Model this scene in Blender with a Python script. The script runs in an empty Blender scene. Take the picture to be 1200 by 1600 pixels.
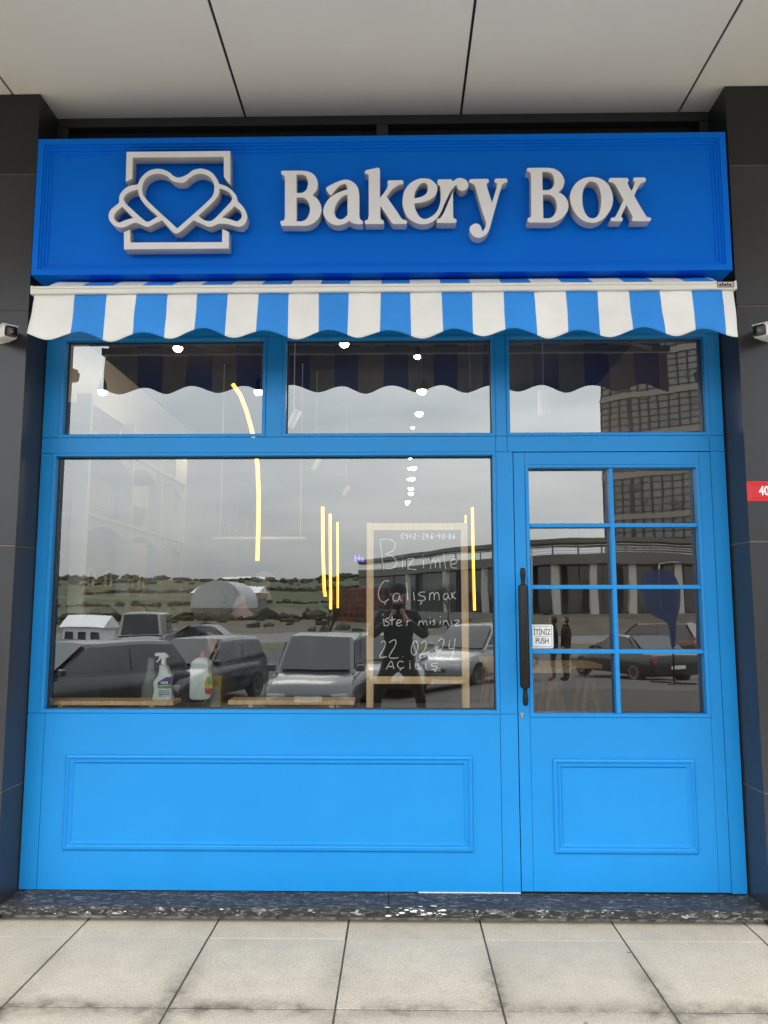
import bpy, bmesh, math, random
from mathutils import Vector, Matrix, noise
random.seed(7)
R = math.radians
scene = bpy.context.scene
COL = scene.collection

# ---------------------------------------------------------------- camera, sky, sun, exposure
F_PX, PITCH, YAW = 1232.0, R(6.8), R(1.014)
CAM = Vector((0, -4.15, 1.5))
cd = bpy.data.cameras.new('camera'); cam = bpy.data.objects.new('camera', cd); COL.objects.link(cam)
cam.location = CAM; cam.rotation_euler = (R(90) + PITCH, 0, YAW)
cd.sensor_fit = 'VERTICAL'; cd.sensor_height = 24.0; cd.lens = F_PX / 1600 * 24.0
cd.clip_start = 0.02; cd.clip_end = 3000
scene.camera = cam
scene.render.resolution_x = 768; scene.render.resolution_y = 1024
scene.view_settings.view_transform = 'Standard'; scene.view_settings.look = 'None'
scene.view_settings.exposure = 0.95; scene.view_settings.gamma = 1; scene.view_settings.use_curve_mapping = False
scene.render.engine = 'CYCLES'
scene.cycles.transparent_max_bounces = 16; scene.cycles.max_bounces = 8; scene.cycles.glossy_bounces = 5
scene.cycles.caustics_reflective = False; scene.cycles.caustics_refractive = False

SUN_EL, SUN_AZ = R(52), R(200)            # veiled sun behind the photographer
world = bpy.data.worlds.new('World'); scene.world = world; world.use_nodes = True
nt = world.node_tree; nt.nodes.clear(); N = nt.nodes.new; L = nt.links.new
out = N('ShaderNodeOutputWorld'); bg = N('ShaderNodeBackground'); bg.inputs['Strength'].default_value = 0.115
sky = N('ShaderNodeTexSky'); sky.sky_type = 'NISHITA'; sky.sun_disc = False; sky.sun_elevation = SUN_EL; sky.sun_rotation = SUN_AZ
sky.dust_density = 3.0; sky.air_density = 1.2
tc = N('ShaderNodeTexCoord'); mp = N('ShaderNodeMapping'); mp.inputs['Scale'].default_value = (1.0, 1.0, 4.2)
nz = N('ShaderNodeTexNoise'); nz.inputs['Scale'].default_value = 2.3; nz.inputs['Detail'].default_value = 5; nz.inputs['Roughness'].default_value = 0.5
rp = N('ShaderNodeValToRGB'); rp.color_ramp.elements[0].position = 0.34; rp.color_ramp.elements[0].color = (0.62, 0.66, 0.70, 1)
rp.color_ramp.elements[1].position = 0.66; rp.color_ramp.elements[1].color = (1.0, 1.0, 1.0, 1)
sep = N('ShaderNodeSeparateXYZ'); mr = N('ShaderNodeMapRange')      # overcast: zenith brighter than horizon
mr.inputs['From Min'].default_value = 0.0; mr.inputs['From Max'].default_value = 0.45; mr.inputs['To Min'].default_value = 9.0; mr.inputs['To Max'].default_value = 22.5
vm = N('ShaderNodeVectorMath'); vm.operation = 'SCALE'; mx = N('ShaderNodeMixRGB'); mx.inputs['Fac'].default_value = 0.88
L(tc.outputs['Generated'], mp.inputs['Vector']); L(mp.outputs[0], nz.inputs['Vector']); L(nz.outputs['Fac'], rp.inputs[0])
L(tc.outputs['Generated'], sep.inputs[0]); L(sep.outputs['Z'], mr.inputs['Value'])
L(rp.outputs[0], vm.inputs[0]); L(mr.outputs[0], vm.inputs['Scale'])
L(sky.outputs[0], mx.inputs[1]); L(vm.outputs[0], mx.inputs[2]); L(mx.outputs[0], bg.inputs['Color']); L(bg.outputs[0], out.inputs[0])

sd = bpy.data.lights.new('sun', 'SUN'); sun = bpy.data.objects.new('sun', sd); COL.objects.link(sun)
sd.energy = 0.8; sd.angle = R(22); sd.color = (1, 0.96, 0.9)
_d = Vector((math.sin(SUN_AZ) * math.cos(SUN_EL), math.cos(SUN_AZ) * math.cos(SUN_EL), math.sin(SUN_EL)))
sun.rotation_euler = _d.to_track_quat('Z', 'Y').to_euler()

# ---------------------------------------------------------------- measuring helpers (pixel of the photo -> point at a real depth)
_sp, _cp, _sy, _cy = math.sin(PITCH), math.cos(PITCH), math.sin(-YAW), math.cos(-YAW)
_F = Vector((_sy * _cp, _cy * _cp, _sp)); _R = Vector((_cy, -_sy, 0)); _U = _R.cross(_F)
def ray(px, py): return _F + _R * ((px - 600) / F_PX) + _U * ((800 - py) / F_PX)
def P(px, py, Y):
    r = ray(px, py); return CAM + r * ((Y - CAM.y) / r.y)
GY = 0.045
def MIR(px, py, dist):                     # what the glass mirrors: virtual depth -> real place in front of the shop
    p = P(px, py, CAM.y + dist); return Vector((p.x, 2 * GY - p.y, p.z))

# ---------------------------------------------------------------- materials
MATS = {}
def mat(name, col, rough=0.5, metal=0.0, var=0.0, vscale=4.0, bump=0.0, bscale=30.0, emit=None, estr=0.0, coat=0.0, alpha=None, spec=None, col2=None, vdetail=4, stretch=None):
    if name in MATS: return MATS[name]
    m = bpy.data.materials.new(name); m.use_nodes = True; MATS[name] = m
    t = m.node_tree; b = t.nodes['Principled BSDF']
    b.inputs['Base Color'].default_value = (*col, 1); b.inputs['Roughness'].default_value = rough; b.inputs['Metallic'].default_value = metal
    if coat: b.inputs['Coat Weight'].default_value = coat; b.inputs['Coat Roughness'].default_value = 0.15
    if spec is not None: b.inputs['Specular IOR Level'].default_value = spec
    if emit: b.inputs['Emission Color'].default_value = (*emit, 1); b.inputs['Emission Strength'].default_value = estr
    if alpha is not None: b.inputs['Alpha'].default_value = alpha
    if var or bump:
        tc = t.nodes.new('ShaderNodeTexCoord'); src = tc.outputs['Object']
        if stretch:
            mp = t.nodes.new('ShaderNodeMapping'); mp.inputs['Scale'].default_value = stretch; t.links.new(src, mp.inputs[0]); src = mp.outputs[0]
        if var:
            n = t.nodes.new('ShaderNodeTexNoise'); n.inputs['Scale'].default_value = vscale; n.inputs['Detail'].default_value = vdetail; n.inputs['Roughness'].default_value = 0.6
            t.links.new(src, n.inputs['Vector'])
            r = t.nodes.new('ShaderNodeValToRGB'); r.color_ramp.elements[0].position = 0.3; r.color_ramp.elements[1].position = 0.7
            c1 = [max(0, c * (1 - var)) for c in col]; c2 = col2 or [min(1, c * (1 + var)) for c in col]
            r.color_ramp.elements[0].color = (*c1, 1); r.color_ramp.elements[1].color = (*c2, 1)
            t.links.new(n.outputs['Fac'], r.inputs[0]); t.links.new(r.outputs[0], b.inputs['Base Color'])
            rr = t.nodes.new('ShaderNodeMapRange'); rr.inputs['To Min'].default_value = max(0.02, rough - 0.08); rr.inputs['To Max'].default_value = min(1, rough + 0.08)
            t.links.new(n.outputs['Fac'], rr.inputs['Value']); t.links.new(rr.outputs[0], b.inputs['Roughness'])
        if bump:
            n2 = t.nodes.new('ShaderNodeTexNoise'); n2.inputs['Scale'].default_value = bscale; n2.inputs['Detail'].default_value = 3
            t.links.new(src, n2.inputs['Vector'])
            bp = t.nodes.new('ShaderNodeBump'); bp.inputs['Strength'].default_value = bump; bp.inputs['Distance'].default_value = 0.01
            t.links.new(n2.outputs['Fac'], bp.inputs['Height']); t.links.new(bp.outputs[0], b.inputs['Normal'])
    return m

def glass_mat(name, base=0.118, k=2.2, tint=(1.0, 1.0, 0.99), wave=0.0006):
    m = bpy.data.materials.new(name); m.use_nodes = True; t = m.node_tree; t.nodes.clear()
    o = t.nodes.new('ShaderNodeOutputMaterial'); mix = t.nodes.new('ShaderNodeMixShader')
    tr = t.nodes.new('ShaderNodeBsdfTransparent'); tr.inputs[0].default_value = (*tint, 1)
    gl = t.nodes.new('ShaderNodeBsdfGlossy'); gl.inputs['Roughness'].default_value = 0.0; gl.inputs['Color'].default_value = (0.97, 1.0, 0.99, 1)
    fr = t.nodes.new('ShaderNodeFresnel'); fr.inputs['IOR'].default_value = 1.5
    ma = t.nodes.new('ShaderNodeMath'); ma.operation = 'MULTIPLY_ADD'; ma.inputs[1].default_value = k; ma.inputs[2].default_value = base; ma.use_clamp = True
    tc = t.nodes.new('ShaderNodeTexCoord'); n = t.nodes.new('ShaderNodeTexNoise'); n.inputs['Scale'].default_value = 2.2; n.inputs['Detail'].default_value = 1.5
    bp = t.nodes.new('ShaderNodeBump'); bp.inputs['Strength'].default_value = 1.0; bp.inputs['Distance'].default_value = wave
    # faint smears of dust on the pane
    n2 = t.nodes.new('ShaderNodeTexNoise'); n2.inputs['Scale'].default_value = 5.0; n2.inputs['Detail'].default_value = 6; n2.inputs['Roughness'].default_value = 0.7
    r2 = t.nodes.new('ShaderNodeMapRange'); r2.inputs['From Min'].default_value = 0.5; r2.inputs['From Max'].default_value = 0.85; r2.inputs['To Max'].default_value = 0.05
    df = t.nodes.new('ShaderNodeBsdfDiffuse'); df.inputs[0].default_value = (0.6, 0.6, 0.57, 1); mix2 = t.nodes.new('ShaderNodeMixShader')
    Lk = t.links.new
    Lk(tc.outputs['Object'], n.inputs['Vector']); Lk(n.outputs['Fac'], bp.inputs['Height']); Lk(bp.outputs[0], gl.inputs['Normal'])
    Lk(fr.outputs[0], ma.inputs[0]); Lk(ma.outputs[0], mix.inputs[0]); Lk(tr.outputs[0], mix.inputs[1]); Lk(gl.outputs[0], mix.inputs[2])
    Lk(tc.outputs['Object'], n2.inputs['Vector']); Lk(n2.outputs['Fac'], r2.inputs['Value']); Lk(r2.outputs[0], mix2.inputs[0])
    Lk(mix.outputs[0], mix2.inputs[1]); Lk(df.outputs[0], mix2.inputs[2]); Lk(mix2.outputs[0], o.inputs[0])
    MATS[name] = m; return m

BLUE = mat('sky blue joinery paint', (0.010, 0.245, 0.63), 0.42, spec=0.3, var=0.05, vscale=1.6, bump=0.05, bscale=90)
SIGNB = mat('deep blue sign paint', (0.0, 0.168, 0.80), 0.4, spec=0.10, var=0.03, vscale=2.5)
WHITEL = mat('white acrylic letter', (0.86, 0.86, 0.90), 0.4, var=0.02)
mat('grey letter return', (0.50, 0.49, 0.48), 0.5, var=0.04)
GLASS = glass_mat('shop glass')
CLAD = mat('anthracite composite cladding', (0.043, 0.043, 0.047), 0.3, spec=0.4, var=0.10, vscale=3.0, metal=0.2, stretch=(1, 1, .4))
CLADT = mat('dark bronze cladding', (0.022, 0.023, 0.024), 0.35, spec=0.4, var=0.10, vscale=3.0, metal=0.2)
BLACK = mat('black rubber gasket', (0.012, 0.012, 0.013), 0.5)
SOFFM = mat('pale soffit panel', (0.88, 0.87, 0.825), 0.38, var=0.03, vscale=1.2)
WOOD = mat('pale pine wood', (0.90, 0.62, 0.32), 0.5, var=0.16, vscale=3.0, stretch=(14, 2, 1.2), vdetail=6)
BROWNW = mat('brown wood', (0.36, 0.20, 0.11), 0.5, var=0.3, vscale=4, stretch=(10, 2, 2))
WHITEW = mat('white interior laminate', (0.78, 0.77, 0.72), 0.4, var=0.03)
GREYW = mat('grey interior wall', (0.085, 0.07, 0.058), 0.7, var=0.12, vscale=1.5)
DARKC = mat('dark painted ceiling', (0.016, 0.014, 0.012), 0.8, var=0.1)
STEEL = mat('brushed steel', (0.55, 0.56, 0.57), 0.25, metal=1.0)
BLACKM = mat('matt black powder coat', (0.006, 0.006, 0.0065), 0.4, spec=0.3, var=0.15, vscale=8)
WICK = mat('wicker', (0.34, 0.24, 0.14), 0.7, var=0.5, vscale=40, bump=0.9, bscale=60, stretch=(1, 1, 5))
CHALK = mat('chalk', (0.95, 0.95, 0.94), 0.9)
SLATE = mat('black slate board', (0.007, 0.009, 0.009), 0.45, spec=0.2, var=0.35, vscale=5)
SKIN = mat('skin', (0.52, 0.31, 0.22), 0.5, var=0.08, vscale=20)
CLOTHK = mat('black cloth', (0.012, 0.012, 0.014), 0.85, var=0.3, vscale=10)
CLOTHN = mat('dark trousers cloth', (0.03, 0.028, 0.028), 0.85, var=0.3, vscale=10)

# ---------------------------------------------------------------- build helpers
def tag(o, label=None, cat=None, group=None, kind=None):
    if label: o['label'] = label
    if cat: o['category'] = cat
    if group: o['group'] = group
    if kind: o['kind'] = kind
    return o
def empty(name, loc, label, cat, group=None, rz=0):
    o = bpy.data.objects.new(name, None); COL.objects.link(o); o.location = loc; o.rotation_euler.z = rz; o.empty_display_size = 0.1
    return tag(o, label, cat, group)
def wloc(o):
    v = Vector((0, 0, 0))
    while o: v += Vector(o.location); o = o.parent
    return v
def link_mesh(name, me, m, parent=None, smooth=False, origin=None):
    if m is not None and not me.materials:
        for q in (m if isinstance(m, (list, tuple)) else [m]): me.materials.append(q)
    if smooth:
        for p in me.polygons: p.use_smooth = True
    o = bpy.data.objects.new(name, me); COL.objects.link(o)
    if parent:
        me.transform(Matrix.Translation(-wloc(parent))); o.parent = parent
    else:
        if origin is None:
            vs = [v.co for v in me.vertices]
            origin = Vector(((min(v.x for v in vs) + max(v.x for v in vs)) / 2, (min(v.y for v in vs) + max(v.y for v in vs)) / 2, min(v.z for v in vs)))
        me.transform(Matrix.Translation(-Vector(origin))); o.location = origin
    return o
class MB:
    def __init__(s): s.b = bmesh.new()
    def box(s, x0, x1, y0, y1, z0, z1, bev=0.0, M=None):
        b = s.b; vs = [b.verts.new((x, y, z)) for x in (x0, x1) for y in (y0, y1) for z in (z0, z1)]
        fs = [b.faces.new([vs[i] for i in q]) for q in ((0, 1, 3, 2), (4, 6, 7, 5), (0, 4, 5, 1), (2, 3, 7, 6), (0, 2, 6, 4), (1, 5, 7, 3))]
        if bev:
            es = {e for f in fs for e in f.edges}
            r = bmesh.ops.bevel(b, geom=list(es), offset=bev, segments=2, affect='EDGES', profile=0.6)
            vs = list({v for v in vs if v.is_valid} | set(r['verts']))
        if M is not None: bmesh.ops.transform(b, matrix=M, verts=vs)
        return s
    def tube(s, pts, r, n=8, cap=True):
        pts = [Vector(p) for p in pts]; b = s.b; rings = []
        rr = r if isinstance(r, (list, tuple)) else [r] * len(pts)
        up = None
        for i, p in enumerate(pts):
            t = (pts[min(i + 1, len(pts) - 1)] - pts[max(i - 1, 0)])
            if t.length < 1e-9: t = Vector((0, 0, 1))
            t.normalize()
            if up is None:
                up = Vector((0, 0, 1)) if abs(t.z) < 0.9 else Vector((1, 0, 0))
            a = t.cross(up).normalized(); c = a.cross(t).normalized(); up = c
            rings.append([b.verts.new(p + (a * math.cos(2 * math.pi * k / n) + c * math.sin(2 * math.pi * k / n)) * rr[i]) for k in range(n)])
        for i in range(len(rings) - 1):
            for k in range(n): b.faces.new((rings[i][k], rings[i][(k + 1) % n], rings[i + 1][(k + 1) % n], rings[i + 1][k]))
        if cap: b.faces.new(rings[0][::-1]); b.faces.new(rings[-1])
        return s
    def lathe(s, prof, c=(0, 0, 0), n=24, sx=1, sy=1, M=None):
        b = s.b; rings = []; nv = []
        for r, z in prof:
            rings.append([b.verts.new((c[0] + r * sx * math.cos(2 * math.pi * k / n), c[1] + r * sy * math.sin(2 * math.pi * k / n), c[2] + z)) for k in range(n)]); nv += rings[-1]
        for i in range(len(rings) - 1):
            for k in range(n): b.faces.new((rings[i][k], rings[i][(k + 1) % n], rings[i + 1][(k + 1) % n], rings[i + 1][k]))
        b.faces.new(rings[0][::-1]); b.faces.new(rings[-1])
        if M is not None: bmesh.ops.transform(b, matrix=M, verts=nv)
        return s
    def mould(s, x0, x1, z0, z1, prof, Y0):
        b = s.b; loops = []
        for d, h in prof:
            loops.append([b.verts.new(p) for p in ((x0 + d, Y0 - h, z0 + d), (x1 - d, Y0 - h, z0 + d), (x1 - d, Y0 - h, z1 - d), (x0 + d, Y0 - h, z1 - d))])
        for i in range(len(loops) - 1):
            for k in range(4): b.faces.new((loops[i][k], loops[i][(k + 1) % 4], loops[i + 1][(k + 1) % 4], loops[i + 1][k]))
        return s
    def prism(s, pts, d, bev=0):             # pts: list of 3D points of a planar outline, d: extrusion vector
        b = s.b; d = Vector(d); a = [b.verts.new(p) for p in pts]; c = [b.verts.new(Vector(p) + d) for p in pts]
        b.faces.new(a); b.faces.new(c[::-1])
        for i in range(len(a)): b.faces.new((a[i], c[i], c[(i + 1) % len(a)], a[(i + 1) % len(a)]))
        return s
    def ball(s, c, r, n=12, sc=(1, 1, 1)):
        M = Matrix.Translation(c) @ Matrix.Diagonal((sc[0], sc[1], sc[2], 1))
        bmesh.ops.create_uvsphere(s.b, u_segments=n, v_segments=max(6, n * 2 // 3), radius=r, matrix=M); return s
    def build(s, name, m, parent=None, smooth=False, origin=None, auto=None):
        bmesh.ops.recalc_face_normals(s.b, faces=s.b.faces[:])
        if auto is not None:
            for e in s.b.edges:
                if len(e.link_faces) == 2 and e.calc_face_angle(0) > R(auto): e.smooth = False
            smooth = True
        me = bpy.data.meshes.new(name); s.b.to_mesh(me); s.b.free()
        return link_mesh(name, me, m, parent, smooth, origin)
def copy_tree(o, parent=None):
    c = o.copy(); COL.objects.link(c)
    if parent: c.parent = parent
    for ch in list(o.children): copy_tree(ch, c)
    return c
def box(name, m, parent, *a, bev=0.0): return MB().box(*a, bev=bev).build(name, m, parent)

def spline_pts(path, n=7):
    # path entries (x, y) smooth or (x, y, 1) corner -> dense outline
    pts = []; K = len(path)
    for i in range(K):
        p1 = path[i]; p2 = path[(i + 1) % K]; p0 = path[i - 1]; p3 = path[(i + 2) % K]
        c1 = len(p1) > 2; c2 = len(p2) > 2
        a = Vector(p1[:2]); b = Vector(p2[:2])
        if c1 and c2: pts.append(a); continue
        m1 = (b - Vector(p0[:2])) * 0.5 if not c1 else (b - a)
        m2 = (Vector(p3[:2]) - a) * 0.5 if not c2 else (b - a)
        l = (b - a).length
        for mm in (m1, m2):
            if mm.length > l * 1.2: mm *= l * 1.2 / mm.length
        for k in range(n):
            t = k / n
            pts.append((2 * t**3 - 3 * t**2 + 1) * a + (t**3 - 2 * t**2 + t) * m1 + (-2 * t**3 + 3 * t**2) * b + (t**3 - t**2) * m2)
    return pts
def extruded_outline(name, outlines, to_world, depth, m, parent, bevel=0.0006):
    # outlines given in photo pixels; filled 2D curve laid on the sign's plane, real depth behind it
    cu = bpy.data.curves.new(name, 'CURVE'); cu.dimensions = '2D'; cu.fill_mode = 'BOTH'; cu.extrude = depth / 2 - bevel; cu.bevel_depth = bevel; cu.bevel_resolution = 2
    cu.offset = 0
    Y = None
    for path in outlines:
        w = [to_world(p) for p in spline_pts(path)]
        Y = w[0].y
        sp = cu.splines.new('POLY'); sp.points.add(len(w) - 1); sp.use_cyclic_u = True
        for i, v in enumerate(w): sp.points[i].co = (v.x, v.z, 0, 1)
    tmp = bpy.data.objects.new('tmp', cu); COL.objects.link(tmp)
    dg = bpy.context.evaluated_depsgraph_get(); me = bpy.data.meshes.new_from_object(tmp.evaluated_get(dg))
    bpy.data.objects.remove(tmp); me.name = name
    me.transform(Matrix.Translation((0, Y + depth / 2, 0)) @ Matrix.Rotation(R(90), 4, 'X'))
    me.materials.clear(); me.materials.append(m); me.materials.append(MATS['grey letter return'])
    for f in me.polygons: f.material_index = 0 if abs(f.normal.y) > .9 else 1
    return link_mesh(name, me, m, parent)
def text_mesh(name, txt, size, loc, m, parent, depth=0.0006, sx=1.0, align='CENTER', rot=(R(90), 0, 0), bold=0.0, origin=None):
    cu = bpy.data.curves.new(name, 'FONT'); cu.body = txt; cu.size = size; cu.align_x = align; cu.align_y = 'CENTER'; cu.extrude = depth; cu.offset = bold
    tmp = bpy.data.objects.new('tmp', cu); COL.objects.link(tmp)
    dg = bpy.context.evaluated_depsgraph_get(); me = bpy.data.meshes.new_from_object(tmp.evaluated_get(dg)); bpy.data.objects.remove(tmp); me.name = name
    from mathutils import Euler
    me.transform(Matrix.Translation(loc) @ Euler(rot).to_matrix().to_4x4() @ Matrix.Diagonal((sx, 1, 1, 1)))
    me.materials.clear(); return link_mesh(name, me, m, parent)

# ================================================================ SETTING: ground
def smooth(t): t = max(0, min(1, t)); return t * t * (3 - 2 * t)
def wl(x): return 1 - smooth((x - 0.8) / 1.8)
def gz(x, y):                                # ground height in front of the shop, y < 0 is outwards
    d = -y
    if d < 10.4: return -0.7 * wl(x) * smooth((d - 4.5) / 5.9)
    z = -0.7 * wl(x) - 0.12 * (1 - wl(x)) - (0.15 + 0.63 * (1 - wl(x))) * smooth((d - 10.4) / 14)
    z -= 0.3 * smooth((d - 30) / 30)
    if x > 4: z += 1.75 * smooth((d - 72) / 14) * smooth((x - 4) / 10)
    h = smooth((d - 170) / 420)
    z += h * (23 + 2 * math.sin(x / 90) + 1.5 * math.sin(x / 37 + 1.3)) 
    return z
def sheet(name, x0, x1, y0, y1, nx, ny, dz, m, sub=None):
    b = MB(); g = [[b.b.verts.new((x0 + (x1 - x0) * i / nx, y0 + (y1 - y0) * j / ny, 0)) for i in range(nx + 1)] for j in range(ny + 1)]
    for row in g:
        for v in row: v.co.z = gz(v.co.x, v.co.y) + dz
    for j in range(ny):
        for i in range(nx): b.b.faces.new((g[j][i], g[j][i + 1], g[j + 1][i + 1], g[j + 1][i]))
    o = b.build(name, m, None, smooth=True, origin=(0, 0, 0)); return tag(o, kind='structure')

def node_mat(name):
    m = bpy.data.materials.new(name); m.use_nodes = True; t = m.node_tree; MATS[name] = m
    return m, t, t.nodes['Principled BSDF']
# paving slab material: speckled pale concrete, slab-to-slab tone, dirt along some joints
SX0, SP, SY0 = -1.495, 0.628, -0.372
def paving_mat():
    m, t, b = node_mat('pale concrete paving'); n = t.nodes.new; l = t.links.new
    tc = n('ShaderNodeTexCoord'); sp = n('ShaderNodeSeparateXYZ'); l(tc.outputs['Object'], sp.inputs[0])
    def math_(op, a, b_=None, c=None, clamp=False):
        q = n('ShaderNodeMath'); q.operation = op; q.use_clamp = clamp
        for i, v in enumerate((a, b_, c)):
            if v is None: continue
            if isinstance(v, (int, float)): q.inputs[i].default_value = v
            else: l(v, q.inputs[i])
        return q.outputs[0]
    u = math_('DIVIDE', math_('SUBTRACT', sp.outputs[0], SX0), SP); v = math_('DIVIDE', math_('SUBTRACT', sp.outputs[1], SY0), SP)
    def edge(q): # distance (m) to nearest joint
        fr = math_('FRACT', q); return math_('MULTIPLY', math_('MINIMUM', fr, math_('SUBTRACT', 1.0, fr)), SP)
    eu, ev = edge(u), edge(v)
    cb = n('ShaderNodeCombineXYZ'); l(math_('FLOOR', u), cb.inputs[0]); l(math_('FLOOR', v), cb.inputs[1])
    wn = n('ShaderNodeTexWhiteNoise'); wn.noise_dimensions = '2D'; l(cb.outputs[0], wn.inputs['Vector'])
    big = n('ShaderNodeTexNoise'); big.inputs['Scale'].default_value = 1.6; big.inputs['Detail'].default_value = 6; big.inputs['Roughness'].default_value = 0.65; l(tc.outputs['Object'], big.inputs['Vector'])
    mid = n('ShaderNodeTexNoise'); mid.inputs['Scale'].default_value = 9; mid.inputs['Detail'].default_value = 6; mid.inputs['Roughness'].default_value = 0.7; l(tc.outputs['Object'], mid.inputs['Vector'])
    fine = n('ShaderNodeTexNoise'); fine.inputs['Scale'].default_value = 140; fine.inputs['Detail'].default_value = 2; l(tc.outputs['Object'], fine.inputs['Vector'])
    vo = n('ShaderNodeTexVoronoi'); vo.inputs['Scale'].default_value = 120; l(tc.outputs['Object'], vo.inputs['Vector'])
    # dirt: strong close to joints where the big noise is high
    near = math_('SUBTRACT', 1.0, math_('DIVIDE', math_('MINIMUM', eu, ev), math_('ADD', math_('MULTIPLY', mid.outputs['Fac'], 0.22), 0.005)), clamp=True)
    near2 = math_('POWER', near, 1.5)
    patch = n('ShaderNodeMapRange'); patch.inputs['From Min'].default_value = 0.36; patch.inputs['From Max'].default_value = 0.50; l(big.outputs['Fac'], patch.inputs['Value'])
    brk = n('ShaderNodeMapRange'); brk.inputs['From Min'].default_value = 0.35; brk.inputs['From Max'].default_value = 0.6; l(mid.outputs['Fac'], brk.inputs['Value'])
    ym = n('ShaderNodeMapRange'); ym.inputs['From Min'].default_value = -0.35; ym.inputs['From Max'].default_value = -0.95; l(sp.outputs[1], ym.inputs['Value'])
    dirt = math_('MULTIPLY', math_('MULTIPLY', near2, math_('MULTIPLY', patch.outputs[0], ym.outputs[0])), math_('ADD', math_('MULTIPLY', brk.outputs[0], 0.8), 0.2), clamp=True)
    tone = math_('ADD', math_('MULTIPLY', wn.outputs['Value'], 0.10), 0.95)
    tone = math_('MULTIPLY', tone, math_('ADD', math_('MULTIPLY', big.outputs['Fac'], 0.60), 0.69))
    tone = math_('MULTIPLY', tone, math_('ADD', math_('MULTIPLY', mid.outputs['Fac'], 0.44), 0.78))
    tone = math_('MULTIPLY', tone, math_('ADD', math_('MULTIPLY', fine.outputs['Fac'], 1.1), 0.45))
    pit = math_('GREATER_THAN', vo.outputs['Distance'], 0.10)
    tone = math_('MULTIPLY', tone, math_('ADD', math_('MULTIPLY', pit, 0.22), 0.78))
    tone = math_('MULTIPLY', tone, math_('SUBTRACT', 1.0, math_('MULTIPLY', dirt, 0.88)))
    v3 = n('ShaderNodeTexVoronoi'); v3.inputs['Scale'].default_value = 4.3; l(tc.outputs['Object'], v3.inputs['Vector'])
    spot = math_('LESS_THAN', math_('ADD', v3.outputs['Distance'], math_('MULTIPLY', mid.outputs['Fac'], 0.09)), 0.078)
    tone = math_('MULTIPLY', tone, math_('SUBTRACT', 1.0, math_('MULTIPLY', spot, 0.55)))
    # scattered soft water stains
    st = n('ShaderNodeMapRange'); st.inputs['From Min'].default_value = 0.58; st.inputs['From Max'].default_value = 0.72; l(big.outputs['Fac'], st.inputs['Value'])
    tone = math_('MULTIPLY', tone, math_('SUBTRACT', 1.0, math_('MULTIPLY', st.outputs[0], 0.16)))
    vm = n('ShaderNodeVectorMath'); vm.operation = 'SCALE'; vm.inputs[0].default_value = (0.45, 0.405, 0.325); l(tone, vm.inputs['Scale'])
    l(vm.outputs[0], b.inputs['Base Color']); b.inputs['Roughness'].default_value = 0.85
    bp = n('ShaderNodeBump'); bp.inputs['Strength'].default_value = 0.5; bp.inputs['Distance'].default_value = 0.002; l(fine.outputs['Fac'], bp.inputs['Height']); l(bp.outputs[0], b.inputs['Normal'])
    return m
PAVE = paving_mat()
JOINT = mat('joint dirt', (0.06, 0.052, 0.042), 0.95, var=0.5, vscale=8)
# bed of dirt under the slabs, then the slabs themselves with real open joints
sheet('paving_bed', -14, 14, 0.10, -10.4, 28, 44, -0.0024, JOINT)
pv = MB(); rnd = random.Random(3)
for j in range(-1, 9):
    for i in range(-20, 26):
        xa, xb = SX0 + i * SP, SX0 + (i + 1) * SP; yb = SY0 - j * SP; ya = yb - SP
        if j == -1: ya, yb = SY0, 0.0
        if xa < -13.9 or xb > 13.9 or ya < -10.4: continue
        gx = 0.0035 + rnd.random() * 0.0015; gy = 0.0010 if j < 0 else 0.0036
        dzz = rnd.uniform(-0.0012, 0.0012); w = 0.012
        q = []
        x0, x1, y0, y1 = xa + gx, xb - gx, ya + gy, yb - (gy if j != 0 else .001); e = 0.0015
        if j == -1: y1 = yb
        f = pv.b.verts.new
        def V_(x, y, dz): return f((x, y, gz(x, y) + dz))
        top = [V_(x0 + e, y0 + e, dzz), V_(x1 - e, y0 + e, dzz), V_(x1 - e, y1 - e, dzz), V_(x0 + e, y1 - e, dzz)]
        md = [V_(x0, y0, dzz - .0012), V_(x1, y0, dzz - .0012), V_(x1, y1, dzz - .0012), V_(x0, y1, dzz - .0012)]
        bt = [V_(x0, y0, -.03), V_(x1, y0, -.03), V_(x1, y1, -.03), V_(x0, y1, -.03)]
        pv.b.faces.new(top)
        for a_, b_ in ((top, md), (md, bt)):
            for k in range(4): pv.b.faces.new((a_[k], b_[k], b_[(k + 1) % 4], a_[(k + 1) % 4]))
tag(pv.build('paving', PAVE, None, origin=(0, 0, 0)), kind='structure')
sheet('forecourt', -14, 14, SY0 - 9 * SP - .006, -10.4, 28, 20, -0.004, mat('dark granite setts', (0.105, 0.10, 0.092), 0.8, var=0.3, vscale=2.5, bump=.3, bscale=40))
ASPH = mat('worn asphalt', (0.075, 0.073, 0.07), 0.9, var=0.25, vscale=0.7, bump=0.4, bscale=60)
GRASSM = mat('rough grass', (0.075, 0.085, 0.03), 0.95, var=0.45, vscale=0.9, col2=(0.14, 0.13, 0.06))
FIELD = mat('winter field', (0.10, 0.075, 0.045), 0.95, var=0.45, vscale=0.03, vdetail=8, stretch=(1, 6, 1), col2=(0.11, 0.105, 0.05))
HILL = mat('green hillside', (0.040, 0.055, 0.018), 0.95, var=0.5, vscale=0.02, vdetail=9, stretch=(1, 3, 1), col2=(0.075, 0.088, 0.030))
CONC = mat('road concrete', (0.20, 0.195, 0.18), 0.85, var=0.15, vscale=2)
EARTH = mat('bare earth', (0.09, 0.075, 0.055), 0.95, var=0.4, vscale=0.3)
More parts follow.
